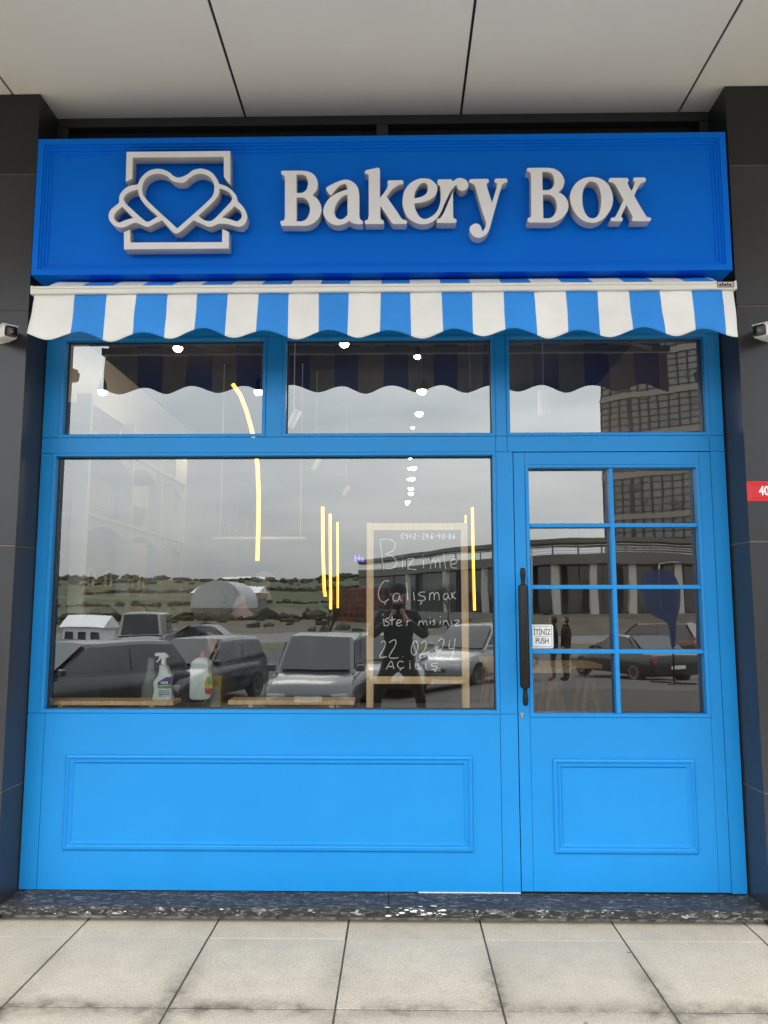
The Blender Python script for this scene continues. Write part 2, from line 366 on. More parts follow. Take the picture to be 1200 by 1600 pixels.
# one terrain sheet out to the horizon, roads and fields as thin sheets above it
tb = MB(); ys = [30, 6, 0.4, -10.4, -10.42] + [-12 - 3 * k for k in range(20)] + [-75 - 8 * k for k in range(30)] + [-330 - 30 * k for k in range(45)]
xs = [-1400, -1000, -700, -480, -320, -220, -150, -110] + [-80 + 5 * k for k in range(33)] + [110, 150, 220, 320, 480, 700, 1000, 1400]
gr = [[tb.b.verts.new((x, y, gz(x, y) - 0.045 if y < 0.2 else -0.045)) for x in xs] for y in ys]
for j in range(len(ys) - 1):
    for i in range(len(xs) - 1): tb.b.faces.new((gr[j][i], gr[j][i + 1], gr[j + 1][i + 1], gr[j + 1][i]))
tag(tb.build('ground', HILL, None, smooth=True, origin=(0, 0, 0)), kind='structure')
sheet('parking_lot', -60, 60, -10.46, -42, 60, 24, 0.0, ASPH)
kb = MB()
for i in range(28):
    x0 = -14 + i; z0, z1 = gz(x0, -10.4), gz(x0 + 1, -10.4)
    kb.prism([(x0 + .003, -10.4, z0 - .25), (x0 + .997, -10.4, z1 - .25), (x0 + .997, -10.4, z1 + .004), (x0 + .003, -10.4, z0 + .004)], (0, -.14, 0))
tag(kb.build('kerb', CONC, None, origin=(0, 0, 0)), kind='structure')
sheet('grass_verge', -60, 60, -42, -52, 40, 8, 0.006, GRASSM)
sheet('road', -90, 90, -52, -72, 60, 8, 0.02, mat('pale asphalt road', (0.15, 0.15, 0.145), 0.85, var=0.12, vscale=0.5))
sheet('bare_field', -110, 110, -72, -100, 44, 8, 0.02, EARTH)
sheet('ploughed_field', -220, 220, -100, -230, 44, 20, 0.03, FIELD)

# ================================================================ SHOP BUILDING SHELL
bld = empty('arcade_building', (0, 0, 0), 'dark clad arcade building round the blue shop, with pale soffit panels above', 'building')
def clad_column(xa, xb, inner, joints):
    s = 1 if inner > 0 else -1
    c = box('column', BLACK, bld, min(xa, xb) + .006, max(xa, xb) - .006, -0.214, 0.3, 0, 4.25)
    zs = [0.0] + joints + [4.25]
    for k in range(len(zs) - 1):
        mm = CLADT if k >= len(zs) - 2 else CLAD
        g = 0.004
        x0, x1 = min(xa, xb), max(xa, xb)
        MB().box(x0, x1, -0.22, 0.1, zs[k] + g, zs[k + 1] - g, bev=0.0015).build('cladding_panel', mm, c)
        # pale sealant in the joint
        if 0 < k: MB().box(x0 + .003, x1 - .003, -0.2165, 0.09, zs[k] - g + .001, zs[k] + g - .001).build('joint_seal', mat('grey-brown sealant', (0.16, 0.135, 0.105), 0.8, var=0.3, vscale=12), c)
    return c
clad_column(-3.1, -1.926, -1, [0.60, 1.803, 3.027, 3.79])
clad_column(1.744, 2.95, 1, [0.61, 1.818, 3.033, 3.80])
# soffit: rows of pale panels with dark open joints, fascia at the front edge
SOFF_Y = -3.2
box('soffit_backing', BLACK, bld, -6, 6, SOFF_Y, 0.3, 4.262, 4.35)
sj = [-0.86 + 1.2195 * k for k in range(-4, 6)]
for k in range(len(sj) - 1):
    MB().box(sj[k] + .007, sj[k + 1] - .007, SOFF_Y, 0.02, 4.25, 4.262, bev=0.001).build('soffit_panel', SOFFM, bld)
box('fascia', CLAD, bld, -6, 6, SOFF_Y - .05, SOFF_Y - .002, 4.22, 6.5)
box('upper_wall', CLAD, bld, -6, 6, SOFF_Y, 0.3, 6.5, 6.6)
for sx in (-1, 1):
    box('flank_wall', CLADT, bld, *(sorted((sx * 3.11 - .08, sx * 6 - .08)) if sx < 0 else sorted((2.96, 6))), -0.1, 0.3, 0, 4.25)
# dark louvred transom above the sign
FR = mat('dark grey metal frame', (0.035, 0.036, 0.036), 0.4)
tw = MB()
tw.box(-1.925, 1.743, 0.0, .05, 4.195, 4.248).box(-1.925, -1.865, 0.0, .05, 3.9, 4.19).box(1.69, 1.743, 0.0, .05, 3.9, 4.19).box(-.115, -.05, -.003, .05, 3.9, 4.19)
twf = tw.build('upper_window_frame', FR, bld)
box('upper_window_panel', BLACK, bld, -1.92, 1.74, .06, .08, 3.0, 4.24)
box('upper_window_sill', mat('dusty beige lining', (0.28, 0.24, 0.2), 0.8), bld, -1.86, 1.69, 0.012, .055, 3.9, 4.10)
# shop interior shell
box('interior_wall', WHITEW, bld, -2.62, -2.5, 0.12, 8.2, 0.0, 3.6)
box('interior_wall', GREYW, bld, 1.9, 2.0, 0.12, 8.2, 0.0, 3.6)
box('interior_wall', GREYW, bld, -2.62, 2.0, 8.2, 8.3, 0.0, 3.6)
box('interior_ceiling', DARKC, bld, -2.62, 2.0, 0.12, 8.3, 3.6, 3.7)
for sx0, sx1 in ((-2.62, -1.93), (1.75, 2.0)): box('interior_wall', GREYW, bld, sx0, sx1, .101, .12, 0, 3.6)
box('interior_wall', BLACK, bld, -1.93, 1.75, .081, .12, 2.97, 3.6)
fl = box('shop_floor', mat('brown tiled floor', (0.15, 0.125, 0.10), 0.25, var=0.15, vscale=3), None, -2.5, 1.9, .15, 8.2, 0.0, .08); tag(fl, kind='structure')
# marble step
def marble():
    m, t, b = node_mat('dark blue-grey marble'); n = t.nodes.new; l = t.links.new
    tc = n('ShaderNodeTexCoord'); mp = n('ShaderNodeMapping'); mp.inputs['Rotation'].default_value = (0, R(35), R(25)); mp.inputs['Scale'].default_value = (1, 4, 3); l(tc.outputs['Object'], mp.inputs[0])
    a = n('ShaderNodeTexNoise'); a.inputs['Scale'].default_value = 20; a.inputs['Detail'].default_value = 9; a.inputs['Roughness'].default_value = 0.72; a.inputs['Distortion'].default_value = 1.2; l(mp.outputs[0], a.inputs['Vector'])
    r = n('ShaderNodeValToRGB'); e = r.color_ramp.elements; e[0].position = 0.36; e[0].color = (0.020, 0.020, 0.021, 1); e[1].position = 0.68; e[1].color = (0.60, 0.59, 0.57, 1)
    x = e.new(0.53); x.color = (0.044, 0.043, 0.043, 1); y = e.new(0.60); y.color = (0.17, 0.165, 0.16, 1)
    l(a.outputs['Fac'], r.inputs[0]); l(r.outputs[0], b.inputs['Base Color']); b.inputs['Roughness'].default_value = 0.5; b.inputs['Specular IOR Level'].default_value = 0.15; return m
MARB = marble()
st = empty('marble_step', (-.09, 0, 0), 'low dark veined marble step running under the blue shop front', 'step')
for x0, x1 in ((-1.925, -0.052), (-0.049, 1.743)):
    MB().box(x0, x1, -.214, .1, .034, .074, bev=.003).build('tread', MARB, st)
    MB().box(x0, x1, -.150, .05, 0.0, .0335).build('riser', mat('chipped marble edge', (0.10, 0.10, 0.105), 0.6, var=0.9, vscale=22, col2=(0.55, 0.53, 0.5), vdetail=8), st)
box('plaster_line', mat('white plaster splash', (0.75, 0.74, 0.7), 0.9), st, .10, .610, -.004, .002, .0742, .0778)
sm = MB(); rs = random.Random(5)                       # plaster dribbles along the step edge
for k in range(70):
    x = rs.choice((rs.uniform(-.05, .25), rs.uniform(-1.9, 1.7), rs.uniform(-1.9, 1.7))); r_ = rs.uniform(.004, .018) * (1.5 if -.06 < x < .3 else .6)
    zf = rs.random(); sm.ball((x, -.214 if zf < .6 else rs.uniform(-.21, -.17), .042 + .028 * rs.random() if zf < .6 else .0735), r_ * .38, 8, (1.6, .25 if zf < .6 else .7, .5 if zf < .6 else .12))
sm.build('plaster_splash', mat('white plaster splash', (0.75, 0.74, 0.7), 0.9), st)['kind'] = 'stuff'

# ================================================================ SHOP FRONT
sf = empty('shop_front', (-.09, 0, .06), 'sky blue panelled timber shop front with a big window, three transoms and a glazed door', 'shop front')
T = 0.05
def board(x0, x1, z0, z1, y0=0.0, parent=None, name='frame_board', bev=0.0012): return MB().box(x0, x1, y0, y0 + T, z0, z1, bev=bev).build(name, BLUE, parent or sf)
box('backing', mat('dark seam', (0.004, 0.03, 0.08), 0.8), sf, -1.921, -1.859, T + .001, T + .02, .08, 2.96)
# bulkhead
board(-1.921, -1.8315, .078, .9485); bulk = board(-1.8295, .5210, .078, .9485, name='bulkhead_panel'); board(.5230, .612, .078, .9485)
OGEE = [(0, 0), (0, .006), (.004, .011), (.012, .013), (.016, .013), (.019, .007), (.026, .005), (.030, .009), (.037, .009), (.041, .005), (.046, .0)]
MB().mould(-1.707, .377, .271, .742, OGEE, 0.0002).build('panel_moulding', BLUE, bulk)
# jambs, rails, mullions
board(-1.921, -1.8575, .9505, 2.3155); board(.5235, .612, .9505, 2.3155); board(1.659, 1.7355, .078, 2.3155)
board(-1.921, .5225, 2.3175, 2.4015); board(.5245, .583, 2.3175, 2.4015); board(.585, 1.6565, 2.3175, 2.4015); board(1.6585, 1.7355, 2.3175, 2.4015)
board(-1.921, -1.832, 2.4035, 2.96); board(-.7125, -.6225, 2.4035, 2.96); board(.5255, .5835, 2.4035, 2.96); board(1.6665, 1.7355, 2.4035, 2.96)
board(-1.921, 1.7355, 2.962, 3.03)
STOP = [(0, .0), (0, .004), (.002, .006), (.015, .006), (.018, .003), (.018, -.042)]
def window(x0, x1, z0, z1, lab=None):
    w = MB().mould(x0, x1, z0, z1, STOP, 0.0).build('window', BLUE, sf)
    if lab: w['label'] = lab
    MB().mould(x0 + .0165, x1 - .0165, z0 + .0165, z1 - .0165, [(0, -.036), (.006, -.036), (.008, -.044)], 0.0).build('gasket', BLACK, w)
    MB().box(x0 + .012, x1 - .012, GY, GY + .0001, z0 + .012, z1 - .012)
    b = MB(); v = [b.b.verts.new(p) for p in ((x0 + .012, GY, z0 + .012), (x1 - .012, GY, z0 + .012), (x1 - .012, GY, z1 - .012), (x0 + .012, GY, z1 - .012))]; b.b.faces.new(v)
    b.build('pane', GLASS, w); return w
window(-1.8565, .5225, .9500, 2.3165, 'large lower display window')
window(-1.831, -.7135, 2.4025, 2.961); window(-.6215, .5245, 2.4025, 2.961); window(.5845, 1.6655, 2.4025, 2.961)
# inner lining of the openings (blue reveals behind the glass)
LIN = mat('dark inner frame', (0.05, 0.035, 0.03), 0.6)
ln = MB()
for x in (-1.857, -.7, -.63, .52, .6, 1.66): pass
ln.box(-1.925, -1.85, .055, .098, .95, 2.96).box(1.668, 1.74, .055, .098, .08, 2.96).box(.52, .60, .055, .098, .08, 2.96).box(-1.85, 1.668, .099, .103, 2.325, 2.395)
ln.build('inner_frame', LIN, sf)
# door
DY = -.003
door = MB().box(.616, .6745, DY, DY + T, .084, 2.3125, bev=.0012).box(1.5955, 1.6555, DY, DY + T, .084, 2.3125, bev=.0012).box(.6757, 1.5943, DY, DY + T, 2.2465, 2.3125, bev=.0012).box(.6757, 1.5943, DY, DY + T, .084, .9345, bev=.0012).build('door', BLUE, sf)
MB().mould(.6757, 1.5943, .9355, 2.2455, STOP, DY).build('glazing_frame', BLUE, door)
MB().mould(.784, 1.500, .268, .730, OGEE, DY + .0002).build('panel_moulding', BLUE, door)
gb = MB()
for z in (1.266, 1.599, 1.923): gb.box(.693, 1.577, DY + .006, DY + .046, z - .0105, z + .0105, bev=.003)
gb.build('glazing_bar', BLUE, door)
MB().box(1.1195, 1.1415, DY + .004, DY + .047, .953, 2.228, bev=.003).build('glazing_bar', BLUE, door)
b = MB(); v = [b.b.verts.new(p) for p in ((.688, GY, .948), (1.582, GY, .948), (1.582, GY, 2.233), (.688, GY, 2.233))]; b.b.faces.new(v); b.build('pane', GLASS, door)
hx = (.634 + .645) / 2
hp = [(0.0, 1.002), (.009, 1.003), (.0135, 1.012), (.015, 1.03), (.013, 1.055), (.0105, 1.075), (.012, 1.083), (.0135, 1.088), (.0235, 1.092), (.0262, 1.102), (.0262, 1.595), (.0235, 1.605), (.0135, 1.609), (.012, 1.614), (.0105, 1.622), (.013, 1.642), (.015, 1.667), (.0135, 1.685), (.009, 1.694), (0.0, 1.695)]
hd = MB().lathe([(max(r, .0005), z) for r, z in hp], (hx, -.09, 0), 28).build('handle', BLACKM, door, auto=50)
for hz_ in (1.2, 1.5): MB().tube([(hx, -.09, hz_), (hx, DY, hz_)], .009).build('handle_post', BLACKM, door, smooth=True)
lk = MB().lathe([(.0005, 0), (.0085, 0), (.0085, .006), (.0005, .006)], n=20, M=Matrix.Translation((.633, DY, .951)) @ Matrix.Rotation(R(90), 4, 'X'))
lk.box(.6285, .6375, DY - .005, DY, .930, .949, bev=.002); lk.build('lock', STEEL, door, smooth=False)

# door sticker
p0 = P(829, 976, GY - .004); p1 = P(865, 1013, GY - .004)
cx, cz, w_, h_ = (p0.x + p1.x) / 2, (p0.z + p1.z) / 2, p1.x - p0.x, p0.z - p1.z
ds = empty('push_sticker', (cx, GY - .004, p1.z), 'small white square push sticker on the door glass beside the black handle', 'sign')
def rrect(x0, x1, z0, z1, r, y, n=6):
    pts = []
    for (cx_, cz_, a0) in ((x1 - r, z1 - r, 0), (x0 + r, z1 - r, 90), (x0 + r, z0 + r, 180), (x1 - r, z0 + r, 270)):
        for k in range(n + 1): a = R(a0 + 90 * k / n); pts.append((cx_ + r * math.cos(a), y, cz_ + r * math.sin(a)))
    return pts
WPL = mat('white plastic', (0.82, 0.82, 0.80), 0.35); INK = mat('black ink', (0.01, 0.01, 0.01), 0.5)
MB().prism(rrect(cx - w_ / 2, cx + w_ / 2, cz - h_ / 2, cz + h_ / 2, .010, GY - .004), (0, .0035, 0)).build('plate', WPL, ds)
fr_ = MB(); o1 = rrect(cx - w_ / 2 + .007, cx + w_ / 2 - .007, cz - h_ / 2 + .007, cz + h_ / 2 - .007, .006, GY - .0046); o2 = rrect(cx - w_ / 2 + .0088, cx + w_ / 2 - .0088, cz - h_ / 2 + .0088, cz + h_ / 2 - .0088, .005, GY - .0046)
a1 = [fr_.b.verts.new(p) for p in o1]; a2 = [fr_.b.verts.new(p) for p in o2]
for k in range(len(a1)): fr_.b.faces.new((a1[k], a1[(k + 1) % len(a1)], a2[(k + 1) % len(a1)], a2[k]))
fr_.build('border', INK, ds)
box('divider', INK, ds, cx - .040, cx + .040, GY - .0047, GY - .0041, cz - .0008, cz + .0008)
text_mesh('lettering', 'İTİNİZ', .040, (cx, GY - .0045, cz + .0215), INK, ds, sx=.68, bold=.0003)
text_mesh('lettering', 'PUSH', .040, (cx, GY - .0045, cz - .024), INK, ds, sx=.74, bold=.0003)

# ================================================================ SIGN BOARD
sg = empty('sign_board', (-.09, -.3, 3.19), 'long deep blue shop sign with raised white bakery letters and a croissant heart emblem', 'sign')
SX_0, SX_1, SZ0, SZ1 = -1.884, 1.697, 3.190, 3.936
sb = MB().mould(SX_0, SX_1, SZ0, SZ1, [(0, -.25), (0, 0), (.030, 0), (.032, -.010), (.040, -.011), (.043, -.020), (.052, -.021), (.055, -.030), (.064, -.031), (.068, -.038)], -.30).build('panel_frame', SIGNB, sg)
box('panel', SIGNB, sg, SX_0 + .066, SX_1 - .066, -.2620, -.25, SZ0 + .066, SZ1 - .066)
box('panel_back', BLACK, sg, SX_0 + .004, SX_1 - .004, -.235, -.05, SZ0 + .004, SZ1 - .004)
LY, LD = -.338, .062
def tr(ox, oy, s): return lambda p: P(ox + p[0] / s, oy + p[1] / s, LY)
def letter(outs, ox, oy, s, lab):
    o = extruded_outline('letter', outs, tr(ox, oy, s), LD, WHITEL, sg); o['label'] = lab; return o
letter([[(62, 140), (75, 108), (110, 100, 1), (550, 98, 1), (700, 125), (820, 205), (890, 350), (870, 520), (770, 655, 1), (880, 735), (955, 860), (978, 980), (945, 1120), (840, 1250), (710, 1325), (600, 1347, 1), (72, 1347, 1), (45, 1275), (68, 1240), (120, 1228), (146, 1180), (150, 1100, 1), (150, 300, 1), (138, 215), (110, 188, 1), (85, 188, 1)],
        [(410, 180, 1), (410, 605, 1), (540, 605, 1), (630, 540), (672, 420), (665, 310), (620, 215), (540, 180, 1)],
        [(410, 703, 1), (410, 1250, 1), (540, 1250, 1), (630, 1200), (690, 1110), (718, 990), (705, 870), (650, 765), (560, 703, 1)]], 435, 260, 14.55, 'capital B of the first word')
letter([[(150, 475, 1), (250, 420), (400, 350), (560, 302), (690, 325), (800, 400), (868, 510), (892, 640, 1), (892, 1110, 1), (905, 1190), (960, 1238), (978, 1270), (965, 1308, 1), (840, 1308, 1), (740, 1285), (662, 1235, 1), (560, 1300), (420, 1332), (280, 1310), (160, 1225), (90, 1110), (75, 1000), (110, 880), (200, 740), (330, 640), (470, 573), (625, 522, 1), (605, 430), (550, 393), (440, 440), (350, 530), (280, 625), (240, 645), (190, 600), (140, 520)],
        [(627, 635, 1), (510, 680), (400, 800), (340, 930), (325, 1040), (355, 1140), (430, 1202), (530, 1190), (627, 1105, 1)]], 500, 260, 14.55, 'letter a')
letter([[(72, 190, 1), (110, 158, 1), (370, 100, 1), (413, 130, 1), (417, 792, 1), (520, 660), (590, 540), (606, 480, 1), (588, 430, 1), (608, 392, 1), (920, 386, 1), (952, 425, 1), (940, 470, 1), (850, 490), (720, 570), (640, 660), (568, 765, 1), (720, 980), (830, 1140), (900, 1250), (960, 1290, 1), (1012, 1292, 1), (1034, 1330, 1), (1010, 1378, 1), (722, 1378, 1), (680, 1340, 1), (560, 1160), (425, 962, 1), (422, 1180, 1), (438, 1268), (490, 1298, 1), (508, 1335, 1), (495, 1378, 1), (90, 1378, 1), (70, 1330, 1), (90, 1295, 1), (140, 1278), (165, 1180, 1), (162, 270, 1), (140, 240, 1), (90, 240, 1)]], 565, 255, 14.55, 'letter k')
letter([[(232, 547, 1), (252, 650), (320, 768), (410, 806), (520, 760), (610, 670), (655, 540), (667, 420, 1), (655, 262, 1), (618, 245, 1), (608, 205, 1), (622, 160, 1), (838, 158, 1), (860, 195, 1), (920, 152), (990, 138), (1075, 170), (1115, 250), (1080, 320), (1010, 342), (945, 308), (918, 240, 1), (870, 290), (822, 352, 1), (740, 520), (663, 700, 1), (600, 790), (500, 860), (380, 888), (250, 862), (120, 770), (55, 620), (42, 500), (70, 360), (150, 240), (270, 165), (390, 143), (500, 165), (585, 240), (608, 320), (570, 420), (470, 495), (350, 532)],
        [(228, 470, 1), (340, 445), (425, 395), (455, 310), (440, 240), (390, 213), (320, 240), (250, 350)]], 625, 265, 10.43, 'letter e joined to the arm of the r')
letter([[(862, 362, 1), (864, 750, 1), (875, 795), (912, 806, 1), (922, 835, 1), (905, 866, 1), (606, 866, 1), (597, 832, 1), (612, 800, 1), (652, 798, 1), (712, 715, 1)]], 625, 265, 10.43, 'foot of the letter r')
letter([[(172, 232, 1), (208, 198, 1), (560, 193, 1), (588, 230, 1), (570, 268, 1), (540, 290), (546, 360), (590, 500), (652, 700, 1), (690, 560), (742, 400), (762, 290, 1), (715, 262, 1), (703, 220, 1), (730, 188, 1), (950, 186, 1), (975, 222, 1), (960, 260, 1), (890, 285), (840, 370), (760, 640), (660, 1010), (600, 1220), (540, 1330), (450, 1400), (350, 1415), (250, 1370), (190, 1270), (205, 1180), (290, 1128), (370, 1138), (425, 1210), (442, 1295, 1), (500, 1230), (532, 1130, 1), (500, 1010), (440, 840), (330, 450), (290, 330), (240, 285), (185, 272, 1)]], 720, 265, 13.34, 'letter y')
letter([[(128, 120), (160, 106, 1), (600, 105, 1), (760, 135), (900, 240), (972, 400), (935, 550), (835, 655, 1), (960, 735), (1040, 850), (1062, 980), (1030, 1110), (920, 1240), (800, 1315), (700, 1347, 1), (170, 1347, 1), (137, 1290), (155, 1242), (200, 1233), (222, 1180, 1), (215, 280, 1), (198, 215), (170, 190, 1), (122, 182, 1)],
        [(468, 193, 1), (475, 612, 1), (620, 610, 1), (705, 555), (745, 460), (738, 340), (690, 240), (600, 193, 1)],
        [(482, 711, 1), (492, 1255, 1), (620, 1255, 1), (705, 1215), (775, 1120), (803, 1000), (788, 870), (730, 768), (640, 711, 1)]], 815, 255, 14.55, 'capital B of the second word')
letter([[(350, 172), (480, 200), (578, 290), (622, 430), (600, 560), (525, 670), (440, 727), (350, 742), (240, 708), (150, 620), (100, 510), (88, 400), (130, 290), (220, 205)],
        [(350, 224), (300, 245), (255, 320), (237, 440), (255, 575), (305, 665), (368, 690), (430, 660), (465, 580), (477, 450), (462, 340), (420, 255)]], 880, 255, 8.0, 'letter o')
letter([[(568, 212, 1), (588, 184, 1), (800, 184, 1), (820, 212, 1), (802, 245, 1), (825, 300), (855, 347, 1), (880, 300), (898, 235, 1), (873, 205, 1), (890, 179, 1), (1020, 179, 1), (1037, 208, 1), (1020, 232, 1), (965, 255), (920, 330), (887, 408, 1), (950, 520), (1020, 635), (1048, 672), (1085, 678, 1), (1100, 698, 1), (1085, 723, 1), (870, 723, 1), (853, 700, 1), (873, 676, 1), (840, 612), (792, 518, 1), (752, 600), (722, 672, 1), (747, 690, 1), (735, 723, 1), (605, 723, 1), (592, 700, 1), (610, 680, 1), (650, 670), (690, 600), (757, 458, 1), (705, 365), (655, 275), (615, 240), (580, 235, 1)]], 880, 255, 8.0, 'letter x')
em = letter([[(190, 37, 1), (998, 30, 1), (998, 292, 1), (950, 232, 1), (948, 74, 1), (236, 80, 1), (232, 245, 1), (183, 268, 1)]], 160, 230, 5.0, 'top of the square outline'); em.name = 'emblem'
em = letter([[(168, 664, 1), (216, 645, 1), (218, 745, 1), (935, 742, 1), (938, 640, 1), (987, 662, 1), (987, 790, 1), (170, 797, 1)]], 160, 230, 5.0, 'bottom of the square outline'); em.name = 'emblem'
em = letter([[(600, 237), (660, 215), (710, 180), (775, 168), (850, 195), (898, 255), (910, 285, 1), (980, 312), (1040, 370), (1055, 420, 1), (1105, 475), (1130, 540), (1110, 600), (1060, 620), (980, 600), (910, 598), (840, 622), (780, 600), (712, 570, 1), (605, 662), (575, 672), (548, 660), (468, 570, 1), (400, 600), (350, 622), (300, 602), (250, 590), (160, 625), (95, 612), (52, 560), (62, 495), (130, 435, 1), (138, 370), (195, 310), (277, 290, 1), (305, 235), (370, 182), (450, 170), (520, 195), (555, 225)],
        [(600, 276), (545, 262), (500, 222), (440, 207), (385, 215), (335, 250), (310, 320), (335, 400), (585, 636, 1), (850, 395), (875, 310), (850, 245), (800, 212), (740, 208), (680, 240), (645, 270)],
        [(277, 328, 1), (205, 353), (166, 395), (180, 440, 1), (325, 570), (360, 582), (434, 540, 1), (335, 450), (290, 385)],
        [(155, 463, 1), (108, 505), (90, 550), (125, 588), (180, 570), (243, 552, 1)],
        [(915, 320, 1), (905, 375), (865, 425), (748, 536, 1), (800, 572), (862, 570), (1002, 430, 1), (1015, 395), (980, 345)],
        [(1033, 460, 1), (935, 548, 1), (1000, 565), (1055, 578), (1088, 545), (1080, 500)]], 160, 230, 5.0, 'croissant with a heart in its middle'); em.name = 'emblem'

# ================================================================ AWNING
aw = empty('awning', (-.08, -.42, 2.79), 'blue and white striped awning with a scalloped valance under the sign', 'awning')
AWW = mat('white awning canvas', (0.86, 0.86, 0.85), 0.7, bump=0.35, bscale=7, var=0.09, vscale=2.2)
AWB = mat('blue awning canvas', (0.02, 0.27, 0.84), 0.65, bump=0.35, bscale=7, var=0.09, vscale=2.2)
edges = [50, 117, 167, 213, 262, 308, 356, 404, 451, 498, 545, 595, 641, 690, 738, 787, 835, 884, 934, 983, 1031, 1081, 1129, 1150]
EX = [P(px, 470, -.43).x for px in edges]
VT, VB = 3.028, 2.795
AX0, AX1 = EX[0] + .012, EX[-1] - .012
period = (EX[-2] - EX[0]) / 11.5
def hem(x): # scalloped lower edge
    u = (x - P(128, 500, -.44).x) / ((EX[21] - EX[1]) / 10)
    c = math.cos(2 * math.pi * u)
    w = 0.5 * (1 + c); w = w ** 0.85
    lowv = 0.012 * noise.noise(Vector((x * 1.7, 3.1, 0)))
    return VB - .004 + 0.045 * w + lowv
def vy(x, t): # cloth ripple in depth, growing toward the hem
    return -.432 - t * 0.016 + t * 0.014 * noise.noise(Vector((x * 5.0, 0.3, t * 1.2))) + t * t * 0.012 * math.sin(x * 9.0 + 0.8) + 0.006 * noise.noise(Vector((x * 14, 5, t * 3)))
def valance_cloth():
    b = MB(); nb = 14; cols_ = []; idx = []
    for i in range(len(EX) - 1):
        xa, xb = max(EX[i], AX0), min(EX[i + 1], AX1); ns = 7
        for k in range(ns + (1 if i == len(EX) - 2 else 0)):
            x = xa + (xb - xa) * k / ns; hz_ = hem(x); c_ = []
            for j in range(nb + 1):
                t = j / nb
                c_.append(b.b.verts.new((x + t * (x + .08) * .006 + .005 * t * math.sin(x * 11), vy(x, t), VT + (hz_ - VT) * t)))
            cols_.append(c_); idx.append(i % 2)
    for k in range(len(cols_) - 1):
        for j in range(nb):
            f = b.b.faces.new((cols_[k][j], cols_[k + 1][j], cols_[k + 1][j + 1], cols_[k][j + 1])); f.material_index = idx[k]
    o = b.build('valance', [AWW, AWB], aw, smooth=True)
    sm_ = o.modifiers.new('s', 'SOLIDIFY'); sm_.thickness = .0012
valance_cloth()
# sloping canvas above
def canopy_cloth():
    b = MB(); cols_ = []; idx = []
    for i in range(len(EX) - 1):
        xa, xb = max(EX[i], AX0 + .03), min(EX[i + 1], AX1 - .04)
        for k in range(5):
            x = xa + (xb - xa) * k / 5
            cols_.append([b.b.verts.new((x, -.415 + .30 * t, 3.066 + .168 * t + .010 * t * noise.noise(Vector((x * 3, t * 3, 1))) + .012 * math.sin(math.pi * t))) for t in [q / 8 for q in range(9)]]); idx.append(i % 2)
    for k in range(len(cols_) - 1):
        for j in range(8):
            f = b.b.faces.new((cols_[k][j], cols_[k + 1][j], cols_[k + 1][j + 1], cols_[k][j + 1])); f.material_index = idx[k]
    return b.build('canopy', [AWW, AWB], aw, smooth=True)
canopy_cloth()
AWM = mat('cream white awning profile', (0.80, 0.79, 0.74), 0.3, var=0.03)
MB().box(AX0 - .012, AX1 + .010, -.448, -.408, 3.030, 3.056, bev=.008).box(AX0 - .012, AX1 + .010, -.446, -.408, 3.056, 3.070, bev=.005).build('front_bar', AWM, aw)
MB().box(AX0 - .016, AX0 - .004, -.450, -.404, 3.026, 3.073, bev=.008).build('end_cap', AWM, aw)
MB().box(AX1 + .002, AX1 + .014, -.450, -.404, 3.026, 3.073, bev=.008).build('end_cap', AWM, aw)
MB().lathe([(.0005, 0), (.038, .001), (.038, 3.36), (.0005, 3.361)], n=18, M=Matrix.Translation((-1.76, -.10, 3.165)) @ Matrix.Rotation(R(90), 4, 'Y')).build('roller', AWM, aw, smooth=False)
for sx in (-1.75, 1.58): MB().box(sx, sx + .03, -.14, -.0, 3.12, 3.18, bev=.004).build('bracket', AWM, aw)
for x0, x1 in ((-1.70, -1.05), (.95, 1.53)):
    MB().tube([(x0, -.10, 3.10), ((x0 + x1) / 2, -.26, 3.08), (x1, -.40, 3.045)], .014, 8).build('folding_arm', AWM, aw, smooth=True)
# maker's plate on the right end of the bar (small illegible print)
pl = MB().box(AX1 - .083, AX1 - .004, -.4515, -.446, 3.036, 3.066, bev=.002).build('maker_plate', mat('pinkish white plate', (0.62, 0.52, 0.5), 0.5), aw)
pp = MB(); pp.mould(AX1 - .083, AX1 - .004, 3.036, 3.066, [(0, 0), (0, .001), (.003, .001), (.003, 0)], -.4515)
for k, (a, w) in enumerate(((.008, .011), (.022, .007), (.032, .012), (.047, .006), (.056, .012))):
    pp.box(AX1 - .083 + a, AX1 - .083 + a + w, -.4525, -.4515, 3.043, 3.047 + .012 * (k % 2 + 1) / 2)
pp.build('plate_print', INK, pl)

